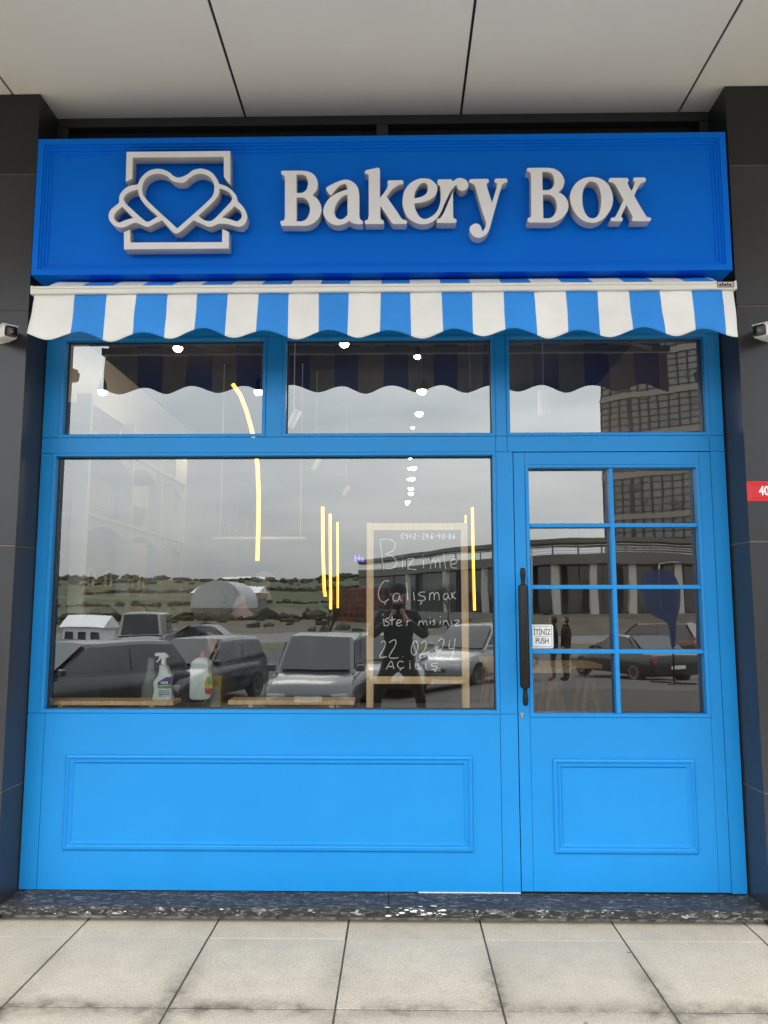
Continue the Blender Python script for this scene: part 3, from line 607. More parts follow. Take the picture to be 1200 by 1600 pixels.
# ================================================================ things on the columns
def camera_thing(px, py, s, lab):
    c = P(px, py, -.36)
    t = empty('security_camera', (c.x - s * .0, -.22, c.z), lab, 'security camera', 'security cameras on the columns')
    # body points toward the shop and outward to the viewer
    d = Vector((-s * .62, -.70, -.12)).normalized()          # s=+1: right camera looks left/out
    q = d.to_track_quat('-Y', 'Z').to_matrix().to_4x4()
    M_ = Matrix.Translation(c) @ q
    MB().box(-.034, .034, 0, .17, -.032, .032, bev=.012, M=M_).build('body', WPL, t, auto=40)
    MB().box(-.029, .029, -.0045, .004, -.027, .027, bev=.01, M=M_).build('lens_window', mat('glossy black lens', (0.01, 0.01, 0.012), 0.08), t)
    MB().box(-.011, .011, -.0062, -.004, -.008, .008, bev=.002, M=M_).build('lens', mat('grey lens', (0.10, 0.10, 0.11), 0.1), t)
    MB().box(-.038, .038, .01, .18, .0325, .037, bev=.002, M=M_).build('sun_shield', WPL, t)
    e = M_ @ Vector((0, .13, .0)); w = Vector((e.x + s * .03, -.2202, e.z + .01))
    MB().tube([e, e.lerp(w, .5) + Vector((0, 0, .01)), w], .013, 10).build('arm', WPL, t, smooth=True)
    MB().lathe([(.0005, 0), (.042, 0), (.040, .014), (.0005, .015)], n=20, M=Matrix.Translation(w) @ Matrix.Rotation(R(90), 4, 'X')).build('mount', WPL, t)
camera_thing(17, 518, -1, 'white bullet security camera on the left dark column')
camera_thing(1187, 516, 1, 'white bullet security camera on the right dark column')
a = P(1165, 752, -.222); zt, zb = P(1190, 752, -.222).z, P(1190, 783, -.222).z; x0 = a.x + .004
hn = empty('house_number_plate', (x0 + .11, -.22, zb), 'red house number plate with white digits on the right column', 'sign')
RED = mat('red enamel', (0.62, 0.012, 0.022), 0.3)
MB().box(x0, x0 + .22, -.2235, -.2205, zb, zt, bev=.001).build('plate', RED, hn)
MB().mould(x0 + .010, x0 + .21, zb + .010, zt - .010, [(0, 0), (.003, .0025), (.007, .0025), (.010, .0005), (.012, .0003)], -.2235).build('raised_rim', RED, hn)
text_mesh('digits', '409', .064, (x0 + .096, -.2262, (zt + zb) / 2), WPL, hn, sx=.80, bold=.0018)
MB().lathe([(.0005, 0), (.006, 0), (.0005, .0005)], n=12, M=Matrix.Translation(P(1193, 332, -.2205)) @ Matrix.Rotation(R(90), 4, 'X')).build('screw_hole', BLACK, bld)
#==PART2==
# ================================================================ INTERIOR
EMW = mat('warm bulb glow', (1, .9, .7), 0.5, emit=(1.0, 0.86, 0.62), estr=16)
EMY = mat('yellow light strip', (1, .8, .2), 0.5, emit=(1.0, 0.56, 0.06), estr=1.7)
EMV = mat('violet neon tube', (.3, .1, 1), 0.5, emit=(0.22, 0.10, 1.0), estr=1.2)
CTZ = .925
ct = empty('window_counter', (-.65, .36, .08), 'grey glossy counter running behind the big shop window', 'counter')
MB().box(-1.92, .56, .110, .66, CTZ - .03, CTZ, bev=.003).build('counter_top', mat('glossy pale grey top', (0.34, 0.37, 0.38), 0.12, var=.04), ct)
box('counter_body', GREYW, ct, -1.88, .52, .14, .62, .08, CTZ - .032)
def plank(x0, x1, y, z, lab):
    t = empty('serving_board', ((x0 + x1) / 2, y, CTZ), lab, 'wooden board', 'wooden boards on the window counter')
    MB().box(x0, x1, y - .015, y + .14, z - .017, z + .006, bev=.003).build('board', WOOD, t)
    for fx in (x0 + .12, x1 - .12): MB().box(fx - .012, fx + .012, y, y + .12, CTZ, z - .0175).build('foot', WOOD, t)
plank(P(60, 1095, .15).x, P(272, 1095, .15).x, .15, P(160, 1097, .14).z, 'left pale wooden board on feet, under the spray bottle')
plank(P(357, 1095, .15).x, P(554, 1095, .15).x, .15, P(450, 1096, .14).z, 'right pale wooden board on feet, left of the chalkboard')

def outline3(path, ox, oy, s, Y): return [P(ox + p.x / s, oy + p.y / s, Y) for p in spline_pts(path, 5)]
# spray bottle (traced outline given its own depth and a rounded section)
def puffed(name, path, ox, oy, s, Y, dep, m, parent, zb=None):
    pts = outline3(path, ox, oy, s, Y); c = sum(pts, Vector()) / len(pts); b = MB(); rings = []
    for k, (t, sc) in enumerate(((-1, .80), (-.8, .93), (-.45, .99), (0, 1.0), (.45, .99), (.8, .93), (1, .80))):
        ring = []
        for p in pts: # shrink toward the local axis only sideways
            q = c + (p - c) * 1.0; q.x = c.x + (p.x - c.x) * sc; q.z = c.z + (p.z - c.z) * (1 - (1 - sc) * .25); q.y = Y + t * dep / 2; ring.append(b.b.verts.new(q))
        rings.append(ring)
    n = len(pts)
    for i in range(6):
        for k in range(n): b.b.faces.new((rings[i][k], rings[i][(k + 1) % n], rings[i + 1][(k + 1) % n], rings[i + 1][k]))
    b.b.faces.new(rings[0]); b.b.faces.new(rings[-1][::-1])
    return b.build(name, m, parent, auto=50)
HDPE = mat('milky white plastic bottle', (0.70, 0.80, 0.76), 0.35, var=.03)
SY = .22
b0 = P(255, 1091, SY)
sp = empty('spray_bottle', (b0.x, SY, CTZ + .01), 'white trigger spray bottle with a purple and green label on the left wooden board', 'spray bottle')
O = (230, 1010, 10)
puffed('body', [(205, 290, 1), (310, 288, 1), (345, 350), (375, 430), (402, 440), (385, 560), (395, 700), (418, 800), (400, 838, 1), (90, 848, 1), (90, 800), (110, 700), (105, 550, 1), (180, 450), (200, 370)], *O, SY, .055, HDPE, sp)
MB().lathe([(.0005, 0), (.011, 0), (.011, .012), (.008, .014), (.008, .03), (.0005, .03)], (P(256, 1039, SY).x, SY, P(256, 1039, SY).z), 16).build('neck', HDPE, sp, auto=40)
puffed('trigger_head', [(120, 105, 1), (150, 98), (290, 98, 1), (352, 160, 1), (320, 180, 1), (296, 185, 1), (300, 280, 1), (228, 280, 1), (245, 190, 1), (200, 150, 1), (120, 148, 1)], *O, SY, .024, WPL, sp)
puffed('trigger', [(195, 150, 1), (220, 165, 1), (205, 205), (150, 248, 1), (138, 235, 1), (180, 200)], *O, SY, .012, WPL, sp)
lbY = SY - .0285
def flat(name, path, m, parent, ox, oy, s, Y, thick=.0005):
    pts = outline3(path, ox, oy, s, Y); return MB().prism(pts, (0, thick, 0)).build(name, m, parent)
flat('label', [(165, 560, 1), (290, 480, 1), (380, 474, 1), (372, 790, 1), (178, 795, 1)], mat('pale label', (.6, .68, .7), .5), sp, *O, lbY)
flat('label_band', [(163, 562, 1), (290, 482, 1), (380, 476, 1), (376, 600, 1), (164, 608, 1)], mat('purple label', (.07, .05, .22), .5), sp, *O, lbY - .0006)
flat('label_band', [(164, 612, 1), (230, 622), (374, 605, 1), (372, 655, 1), (164, 660, 1)], mat('green label', (.10, .36, .09), .5), sp, *O, lbY - .0006)
pb = MB()
for (a_, b_, c_, d_) in ((178, 690, 345, 700), (178, 712, 345, 722), (180, 740, 260, 760), (275, 738, 345, 758), (180, 772, 230, 782)):
    pb.prism([P(O[0] + x / 10, O[1] + y / 10, lbY - .0006) for x, y in ((a_, b_), (c_, b_), (c_, d_), (a_, d_))], (0, .0004, 0))
pb.build('label_print', mat('blue grey print', (.12, .16, .28), .5), sp)
pb = MB()
for x, w in ((210, 18), (236, 22), (266, 20), (294, 24)): pb.prism([P(O[0] + (x + dx) / 10, O[1] + y / 10, lbY - .0012) for dx, y in ((0, 590), (w, 586), (w + 6, 545), (8, 550))], (0, .0004, 0))
pb.build('label_print', WPL, sp)
BYb = .26
b0 = P(314, 1092, BYb)
bt = empty('bleach_bottle', (b0.x, BYb, CTZ), 'large white bottle with a pink cap and a yellow label, right of the spray bottle', 'bottle')
puffed('body', [(820, 165, 1), (905, 165, 1), (960, 205), (1005, 250), (1000, 330), (985, 380), (1005, 440), (1018, 560), (1020, 760), (990, 815), (930, 832, 1), (730, 832, 1), (675, 800), (672, 640), (682, 420), (690, 270), (740, 205)], *O, BYb, .075, HDPE, bt)
MB().lathe([(.0005, 0), (.014, 0), (.0135, .014), (.009, .018), (.0075, .030), (.0005, .031)], (P(316.5, 1026, BYb).x, BYb, P(316.5, 1026.5, BYb).z), 18).build('cap', mat('pink cap', (.50, .12, .10), .4), bt, auto=40)
flat('label', [(955, 430), (1000, 425, 1), (1016, 560), (1016, 740, 1), (925, 745), (902, 690), (905, 560), (930, 480)], mat('yellow label', (.62, .42, .03), .5), bt, *O, BYb - .0385)
flat('label_band', [(903, 660, 1), (1016, 655, 1), (1016, 740, 1), (925, 745), (905, 700)], mat('red label', (.45, .03, .02), .5), bt, *O, BYb - .0392)
flat('label_band', [(940, 500), (990, 470), (1005, 540), (990, 600), (950, 590)], mat('green label', (.10, .36, .09), .5), bt, *O, BYb - .0392)
c0 = P(338, 1062, .42)
sc = empty('sponge_packet', (c0.x, .42, CTZ), 'yellow packet half hidden behind the white bottle', 'packet')
MB().box(P(330, 1060, .42).x, P(347, 1060, .42).x, .40, .45, CTZ, P(340, 1056, .42).z, bev=.006).build('wrapper', mat('yellow wrapper', (.45, .36, .03), .3, var=.2, vscale=20), sc)
MB().box(P(332, 1060, .42).x, P(345, 1060, .42).x, .3985, .41, CTZ + .01, P(340, 1072, .42).z, bev=.003).build('printed_patch', mat('pale print', (.5, .52, .45), .5), sc)
# wicker tray with a glass carafe beside it
c0 = P(190, 1078, .45)
wt = MB().lathe([(.01, .004), (.085, .002), (.105, .03), (.112, .035), (.10, .033), (.082, .008), (.01, .008)], (c0.x, .45, CTZ), 32, sx=1.1)
tag(wt.build('wicker_tray', WICK, None, auto=60), 'round wicker tray on the counter at the far left', 'tray')
c0 = P(234, 1080, .50)
gb_ = MB().lathe([(.02, 0), (.045, .0), (.05, .02), (.048, .1), (.03, .17), (.022, .2), (.018, .27), (.012, .275)], (c0.x, .5, CTZ), 24)
tag(gb_.build('glass_bottle', mat('thin greenish glass', (.75, .85, .8), .08, alpha=.18), None, smooth=True), 'tall clear glass bottle left of the spray bottle', 'bottle')

# chalkboard easel on the counter
BY = .25
def BP(x, y, Y=BY): return P(560 + x / 5, 800 + y / 5, Y)
xl0, xl1, xr0, xr1 = BP(64, 700).x, BP(118, 700).x, BP(805, 700).x, BP(860, 700).x
zt0, zt1, zb0, zb1 = BP(400, 84).z, BP(400, 142).z, BP(400, 1285).z, BP(400, 1343).z
cb = empty('chalkboard_easel', ((xl0 + xr1) / 2, BY, CTZ), 'pine framed chalkboard with white handwriting standing in the shop window', 'chalkboard')
for x0_, x1_ in ((xl0, xl1), (xr0, xr1)): MB().box(x0_, x1_, BY, BY + .028, CTZ, zt0, bev=.002).build('leg', WOOD, cb)
MB().box(xl1 + .0005, xr0 - .0005, BY, BY + .024, zt1, zt0 - .001, bev=.0015).build('rail', WOOD, cb)
MB().box(xl1 + .0005, xr0 - .0005, BY, BY + .024, zb1, zb0, bev=.0015).build('rail', WOOD, cb)
MB().box(xl1 - .004, xr0 + .004, BY + .008, BY + .016, zb0 - .001, zt1 + .002).build('slate', SLATE, cb)
for x0_ in (xl0 + .006, xr1 - .022):
    b = MB(); b.tube([(x0_ + .01, BY + .035, zt0 - .03), (x0_ + .01, BY + .33, CTZ + .012)], .013, 4); b.build('back_leg', BROWNW, cb)
strokes = [
 [(195,450),(170,222)], [(168,218),(215,212),(262,222),(290,255),(272,300),(215,328)], [(215,330),(265,345),(298,388),(288,425),(250,442),(210,440)],
 [(345,372),(343,443)], [(340,343),(342,348)], [(380,366),(430,363),(418,390),(386,440),(452,450)], [(508,378),(508,440)], [(504,338),(506,343)],
 [(562,445),(566,378)], [(566,392),(588,374),(600,395),(601,440)], [(601,398),(622,372),(636,392),(638,440)], [(664,322),(682,442)],
 [(722,412),(765,397),(762,374),(738,368),(722,395),(728,432),(768,440)],
 [(240,540),(203,540),(170,582),(156,640),(170,688),(200,703),(238,680)], [(213,706),(206,724)],
 [(322,642),(292,635),(270,662),(278,692),(308,692),(322,650),(325,682),(336,694)], [(375,550),(387,690)], [(430,625),(438,690)],
 [(520,625),(486,628),(470,648),(515,662),(520,684),(492,693),(462,690)], [(490,696),(492,714),(480,722)],
 [(555,690),(559,632)], [(560,642),(582,628),(592,650),(592,686)], [(592,652),(612,628),(628,646),(632,690)],
 [(700,642),(680,636),(664,660),(672,684),(694,674),(702,645),(706,672),(720,682)], [(728,627),(733,676)], [(756,625),(735,652),(760,680)],
 [(197,835),(202,892)], [(188,800),(194,803)], [(238,828),(215,836),(214,852),(238,866),(234,884),(205,888)], [(264,815),(262,884)], [(243,846),(288,838)],
 [(298,872),(335,858),(326,842),(305,850),(298,878),(315,890),(342,882)], [(378,890),(381,846)], [(382,862),(398,846),(414,850)],
 [(470,886),(478,850)], [(480,862),(498,848),(508,884)], [(508,862),(526,850),(538,886)], [(562,850),(560,880)], [(556,824),(558,828)],
 [(600,843),(583,850),(598,868),(582,886)], [(640,850),(638,880)], [(640,816),(642,820)], [(660,886),(666,850)], [(666,862),(688,848),(706,886)],
 [(726,850),(728,876)], [(735,882),(737,884)], [(750,850),(790,848),(756,885),(797,886)],
 [(178,1022),(195,1005),(210,1022),(202,1060),(166,1132),(222,1130)], [(240,1022),(268,1002),(292,1004),(286,1048),(240,1128),(275,1142),(312,1136)], [(344,1128),(347,1132)],
 [(440,1008),(420,1040),(413,1090),(430,1118),(452,1102),(466,1050),(456,1012),(436,1008)], [(490,1030),(514,1008),(530,1020),(516,1080),(475,1135),(528,1130)], [(580,1122),(583,1127)],
 [(628,1006),(652,990),(668,1005),(654,1060),(610,1132),(640,1138),(655,1128)], [(715,1000),(708,1062),(748,1062)], [(757,990),(745,1070),(730,1152)],
 [(218,1228),(256,1165),(277,1226)], [(232,1207),(270,1207)], [(352,1172),(322,1166),(305,1195),(325,1222),(356,1214)], [(333,1226),(324,1240)],
 [(402,1180),(404,1228)], [(400,1164),(402,1168)], [(445,1176),(449,1226),(492,1222)], [(527,1182),(529,1228)], [(526,1165),(528,1169)],
 [(622,1180),(582,1183),(570,1200),(612,1208),(608,1226),(570,1229)], [(598,1230),(599,1249)]]
DG = {'0': [[(.5,0),(.1,.4),(.2,.9),(.6,1),(.9,.5),(.7,.05),(.5,0)]], '5': [[(.9,0),(.3,.02),(.2,.42),(.75,.5),(.75,.9),(.1,1)]], '4': [[(.3,0),(.1,.55),(.8,.55)], [(.75,.05),(.6,1)]],
      '2': [[(.1,.15),(.5,0),(.8,.2),(.1,1),(.9,.98)]], '6': [[(.7,0),(.2,.5),(.2,.95),(.7,.95),(.75,.55),(.25,.6)]], '8': [[(.8,.05),(.3,.1),(.35,.4),(.75,.6),(.7,.98),(.2,.95),(.3,.6),(.75,.35),(.8,.05)]], '-': [[(.1,.5),(.8,.48)]]}
for ch, x in zip('0542-246-40-86', (332, 366, 396, 430, 466, 496, 528, 562, 594, 620, 652, 680, 700, 734)):
    w = 24 if ch != '-' else 16; y0_ = 168 if x < 640 else 172
    for st_ in DG[ch]: strokes.append([(x + px_ * w, y0_ + py_ * (40 if x < 640 else 36)) for px_, py_ in st_])
wr = MB(); rw = random.Random(9)
for st_ in strokes:
    pts = []
    K = len(st_)
    for i in range(K - 1):
        p0_, p1_, p2_, p3_ = [Vector(st_[max(0, min(K - 1, q))]) for q in (i - 1, i, i + 1, i + 2)]
        for k in range(4):
            t = k / 4; pts.append(.5 * ((2 * p1_) + (-p0_ + p2_) * t + (2 * p0_ - 5 * p1_ + 4 * p2_ - p3_) * t * t + (-p0_ + 3 * p1_ - 3 * p2_ + p3_) * t**3))
    pts.append(Vector(st_[-1]))
    wr.tube([BP(p.x, p.y, BY + .0078) for p in pts], [rw.uniform(.0024, .0036) for _ in pts], 6)
wr.build('handwriting', CHALK, cb)

# pendant bulbs
def pendant(px, py, Y, r, lab, first=[None]):
    c = P(px, py, Y)
    if first[0] is None:
        t = empty('pendant_lamp', c, lab, 'lamp', 'glowing bulbs hanging from the shop ceiling')
        MB().ball(c, .031, 24, (1, 1, .85)).build('bulb', EMW, t, smooth=True)
        MB().lathe([(.0005, .004), (.0325, .004), (.031, .018), (.024, .06), (.012, .09), (.0005, .09)], tuple(c), 14).build('lamp_holder', BLACKM, t, smooth=True)
        MB().tube([c + Vector((0, 0, .09)), c + Vector((0, 0, .42))], .0025, 5).build('cord', BLACKM, t); first[0] = t
    else:
        t = copy_tree(first[0]); t['label'] = lab
    t.location = c; t.scale = (r,) * 3
for a_ in [(160, 612, 1.1, 1.0, 'glowing bulb low in the left transom, over the shelves'), (278, 544, .9, 1.0, 'glowing bulb near the top middle of the left transom'), (404, 612, 1.1, 1.0, 'glowing bulb at the right edge of the left transom'),
           (538, 537, .85, 1.0, 'glowing bulb at the top of the middle transom'), (652, 557, .95, .7, 'small glowing bulb inside the awning reflection, right of the middle transom'), (659, 611, 1.0, 1.0, 'largest glowing bulb of the row in the middle transom'),
           (655, 646, 1.6, .95, 'lower glowing bulb of the row in the middle transom'), (645, 668, 2.2, .5, 'smallest glowing bulb just above the middle transom sill'), (650, 711, 2.9, 1.0, 'glowing bulb cut by the top edge of the big window')]: pendant(*a_)
for k, (px, py, Y) in enumerate([(646, 731, 3.5), (644, 748, 4.1), (642, 763, 4.8), (642, 771, 5.4), (637, 784, 6.1)]):
    pendant(px, py, Y, 1.0, ['first', 'second', 'third', 'fourth', 'fifth and lowest'][k] + ' glowing bulb going down the row above the chalkboard')
for k, (px, py, Y) in enumerate([(641, 716, 3.2), (639, 732, 3.8), (638, 749, 4.4), (636, 788, 6.4)]): pendant(px, py, Y, .5, ['upper', 'second', 'third', 'lowest'][k] + ' small side bulb left of the bulb row above the chalkboard')
# tracks the bulbs hang from
tk = MB()
for Y, x0_, x1_ in ((1.1, -2.4, 1.8),): tk.box(x0_, x1_, Y - .02, Y + .02, 3.46, 3.50)
tag(tk.build('lighting_track', BLACKM, None), 'dark lighting track across the shop ceiling above the transoms', 'lamp rail')
for lx, ly in ((-1.7, 2.5), (-.2, 1.3), (-.2, 4.5), (1.2, 3.0)):
    ll = bpy.data.lights.new('bulb_light', 'POINT'); ll.energy = 3.5; ll.color = (1, .8, .58); ll.shadow_soft_size = .06
    lo = bpy.data.objects.new('bulb_light', ll); COL.objects.link(lo); lo.location = (lx, ly, 2.95)
# yellow light strips
def strip(pts, Y, r, lab):
    c = [P(x, y, Y) for x, y in pts]; dn = c[-1]
    t = empty('light_strip', dn, lab, 'light', 'yellow light strips inside the shop')
    r *= .88; MB().tube(c, r, 8).build('glowing_strip', EMY, t, smooth=True)
    MB().tube([p + Vector((-.8 * r, r * 1.0, 0)) for p in c], r * 1.0, 6).build('orange_glow', mat('orange strip glow', (.8, .4, .1), .4, emit=(1.0, .36, .03), estr=.8), t, smooth=True)  # offset emissive tube added for the orange glow along the strip
    MB().tube([p + Vector((0, r * 2.2, 0)) for p in c], r * 1.1, 6).build('profile', mat('brass channel', (.4, .25, .08), .4), t, smooth=True)
strip([(504.5, 792), (505, 860), (507, 922), (509, 932)], 3.4, .014, 'leftmost of three vertical yellow light strips, left of the chalkboard')
strip([(516, 803), (516.5, 870), (517, 930), (517, 952)], 3.9, .013, 'middle one of three vertical yellow light strips, left of the chalkboard')
strip([(527.5, 816), (528, 880), (528, 930), (528, 950)], 4.4, .011, 'rightmost of three vertical yellow light strips, nearest the chalkboard')
strip([(738.5, 793), (739.5, 860), (741, 920), (742, 954)], 3.2, .011, 'vertical yellow light strip between the chalkboard and the window edge')
strip([(728, 805), (728, 812), (727.5, 818), (727.5, 824)], 3.4, .008, 'short yellow light strip just above the top right corner of the chalkboard')
strip([(364, 600), (376, 617), (385, 640), (393, 668), (399, 696), (403, 730), (404.5, 770), (404, 830), (402.5, 876)], 2.3, .015, 'tall curved yellow light strip bending left at its top')
# thin hanging wires and white fittings
def spot(px, py, Y, tilt, lab, L_=.13, r=.028, name='track_spotlight', cord=True):
    c = P(px, py, Y); t = empty(name, c, lab, 'spotlight')
    M_ = Matrix.Translation(c) @ Matrix.Rotation(R(tilt), 4, 'Y')
    MB().lathe([(.0005, -L_ / 2), (r, -L_ / 2), (r, L_ / 2), (r * .6, L_ / 2 + .006), (.0005, L_ / 2 + .006)], n=20, M=M_).build('housing', WHITEW, t, auto=40)
    if cord: MB().tube([c + Vector((0, 0, L_ / 2)), (c.x, c.y, 3.55)], .003, 5).build('stem', WHITEW, t)
spot(459, 655, 1.2, 25, 'tilted white spotlight hanging at the left of the middle transom')
spot(850, 630, 1.0, 0, 'upright white cylinder lamp hanging in the right transom', .17, .042, 'cylinder_lamp')
spot(494, 726, 2.6, 30, 'small tilted white spotlight high in the big window, left of the next one', .10, .022)
spot(541, 766, 3.6, 30, 'small tilted white spotlight above the three yellow strips, lower than its neighbour', .11, .024)
for k, (px, py) in enumerate(((740, 545), (735, 642))):
    c = P(px, py, .9); t = empty('hanging_tag', c, ('upper' if k == 0 else 'lower') + ' small pinkish square tag hanging in the middle transom', 'tag')
    MB().box(-.012, .012, -.002, .002, -.012, .012, M=Matrix.Translation(c) @ Matrix.Rotation(R(15), 4, 'Y')).build('square', mat('pinkish paper', (.5, .33, .27), .7), t)
    MB().tube([c + Vector((0, 0, .01)), (c.x, c.y, 3.59)], .0012, 4).build('thread', WHITEW, t)
# neon word on the back wall
c = P(561, 873, 6.5); ne = empty('neon_sign', (c.x, 6.5, c.z), 'blue violet neon letters glowing deep in the shop left of the chalkboard', 'neon sign')
text_mesh('letters', 'Ha', .12, (c.x, 6.5, c.z), EMV, ne, depth=.006, sx=1.0)
box('sign_plate', DARKC, ne, c.x - .22, c.x + .3, 6.53, 6.55, c.z - .12, c.z + .12)
# partition with display wall, left shelving
SHX = -1.90
su = empty('wall_shelving', (-2.2, 1.6, .08), 'tall white shelving with arched brackets along the left shop wall', 'shelving')
MB().box(-2.495, -1.83, .75, 3.42, .08, 1.44, bev=.003).build('dark_box', DARKC, su)  # plain dark box added to keep the view below the shelves dark
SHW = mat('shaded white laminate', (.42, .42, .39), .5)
for Y in (.5, 1.28, 1.95, 2.65):
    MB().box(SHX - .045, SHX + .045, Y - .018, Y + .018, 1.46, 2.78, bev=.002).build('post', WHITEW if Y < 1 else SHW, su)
    MB().box(-2.495, -2.44, Y - .018, Y + .018, 1.46, 2.78).build('post', WHITEW, su)
SHZ = [1.56, 2.06, 2.56]
for Z in SHZ:
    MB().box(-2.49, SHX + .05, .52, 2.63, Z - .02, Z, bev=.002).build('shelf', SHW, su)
    for (ya, yb) in ((.52, 1.26), (1.30, 1.93), (1.97, 2.63)):
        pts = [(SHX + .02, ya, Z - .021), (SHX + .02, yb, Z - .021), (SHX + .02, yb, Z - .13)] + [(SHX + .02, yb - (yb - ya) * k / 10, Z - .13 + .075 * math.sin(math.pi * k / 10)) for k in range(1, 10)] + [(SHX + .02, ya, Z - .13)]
        MB().prism(pts, (-.015, 0, 0)).build('arched_bracket', SHW, su)

def basket(x, y, z, sx, sy, sz, lab, handle=False):
    t = empty('wicker_basket', (x, y, z), lab, 'basket', 'wicker baskets on the white shelves')
    b = MB(); rings = []
    for zz, f in ((0, .82), (.02, .84), (sz * .5, .93), (sz, 1.0), (sz, .93), (.02, .78)):
        rings.append([b.b.verts.new((x + sx / 2 * f * a_, y + sy / 2 * f * c_, z + zz)) for a_, c_ in ((-1, -.9), (-.9, -1), (.9, -1), (1, -.9), (1, .9), (.9, 1), (-.9, 1), (-1, .9))])
    for i in range(5):
        for k in range(8): b.b.faces.new((rings[i][k], rings[i][(k + 1) % 8], rings[i + 1][(k + 1) % 8], rings[i + 1][k]))
    b.b.faces.new(rings[0]); b.b.faces.new(rings[-1][::-1]); b.build('body', WICK, t)
    rim = [(x + sx / 2 * a_, y + sy / 2 * c_, z + sz) for a_, c_ in ((-1, -.9), (-.9, -1), (.9, -1), (1, -.9), (1, .9), (.9, 1), (-.9, 1), (-1, .9), (-1, -.9))]
    MB().tube(rim, .008, 6).build('rim', WICK, t, smooth=True)
    if handle:
        for yy in (y - sy * .25, y + sy * .25):
            MB().tube([(x + sx / 2 + .005, yy + .055 * math.cos(q), z + sz * .8 + .06 * math.sin(q)) for q in [R(-50 + 280 * k / 14) for k in range(15)]], .009, 7).build('rope_handle', mat('cream rope', (.72, .70, .60), .8, bump=.6, bscale=120), t, smooth=True)
basket(-2.14, .90, 2.06, .42, .62, .19, 'large wicker basket on the middle shelf, nearest the window')
basket(-2.14, 1.62, 2.06, .42, .52, .17, 'wicker basket on the middle shelf, behind the large one')
basket(-2.14, .92, 1.56, .42, .60, .14, 'wicker basket with rope ring handles on the lowest shelf, nearest the window', True)
basket(-2.14, 1.62, 1.56, .42, .50, .13, 'wicker basket with a rope ring handle on the lowest shelf, further back', True)
basket(-2.14, .95, 2.56, .42, .62, .20, 'wicker basket on the top shelf behind the left transom')
# bottle shelf against a partition
SB = 2.45; sz_ = P(380, 840, SB).z
bs = empty('bottle_shelf', (P(395, 840, SB).x, SB, sz_ - .03), 'narrow grey shelf holding dark bottles beside the curved yellow strip', 'shelf')
MB().box(P(335, 840, SB).x, P(478, 840, SB).x, SB - .09, SB + .09, sz_ - .02, sz_, bev=.002).build('board', WHITEW, bs)
for px in (345, 470): MB().tube([(P(px, 800, SB).x, SB, sz_), (P(px, 800, SB).x, SB, 3.58)], .004, 5).build('hanger', WHITEW, bs)
for k, (px, h, r) in enumerate([(352, .16, .035), (368, .13, .03), (384, .19, .028), (396, .15, .027)]):
    x = P(px, 830, SB).x
    o = MB().lathe([(r * .9, 0), (r, .01), (r, h * .55), (r * .4, h * .75), (r * .36, h * .95), (r * .45, h), (.001, h)], (x, SB, sz_), 18).build('dark_bottle', mat('dark bottle glass', (.02, .03, .04), .1), None, smooth=True)
    tag(o, ['leftmost dark bottle, widest on the hanging shelf', 'short dark bottle, second from the left on the hanging shelf', 'tallest dark bottle on the hanging shelf, third from the left', 'dark bottle nearest the curved yellow strip'][k], 'bottle', 'dark bottles on the hanging shelf')
# trestle tables behind the door
def trestle_table(x, y, w, d, h, lab, gaudy=BROWNW):
    t = empty('trestle_table', (x, y, .08), lab, 'table', 'tables seen through the door')
    MB().box(x - w / 2, x + w / 2, y - d / 2, y + d / 2, .08 + h - .035, .08 + h, bev=.004).build('tabletop', WOOD, t)
    for sx in (-1, 1):
        xx = x + sx * w * .32
        for sy in (-1, 1):
            MB().tube([(xx - .16, y + sy * d * .3, .08), (xx, y + sy * d * .3, .08 + h - .04)], .022, 4).build('leg', gaudy, t)
            MB().tube([(xx + .16, y + sy * d * .3, .08), (xx, y + sy * d * .3, .08 + h - .04)], .022, 4).build('leg', gaudy, t)
        MB().box(xx - .1, xx + .1, y - d * .3, y + d * .3, .28, .31).build('brace', gaudy, t)
trestle_table(1.00, 2.2, .62, .5, .95, 'brown trestle table low behind the left column of door panes')
trestle_table(1.05, 3.6, .5, .5, .92, 'brown trestle table in the middle row behind the door glass')
trestle_table(1.50, 2.9, .45, .5, .93, 'paler trestle table further back, in the middle of the door glass')
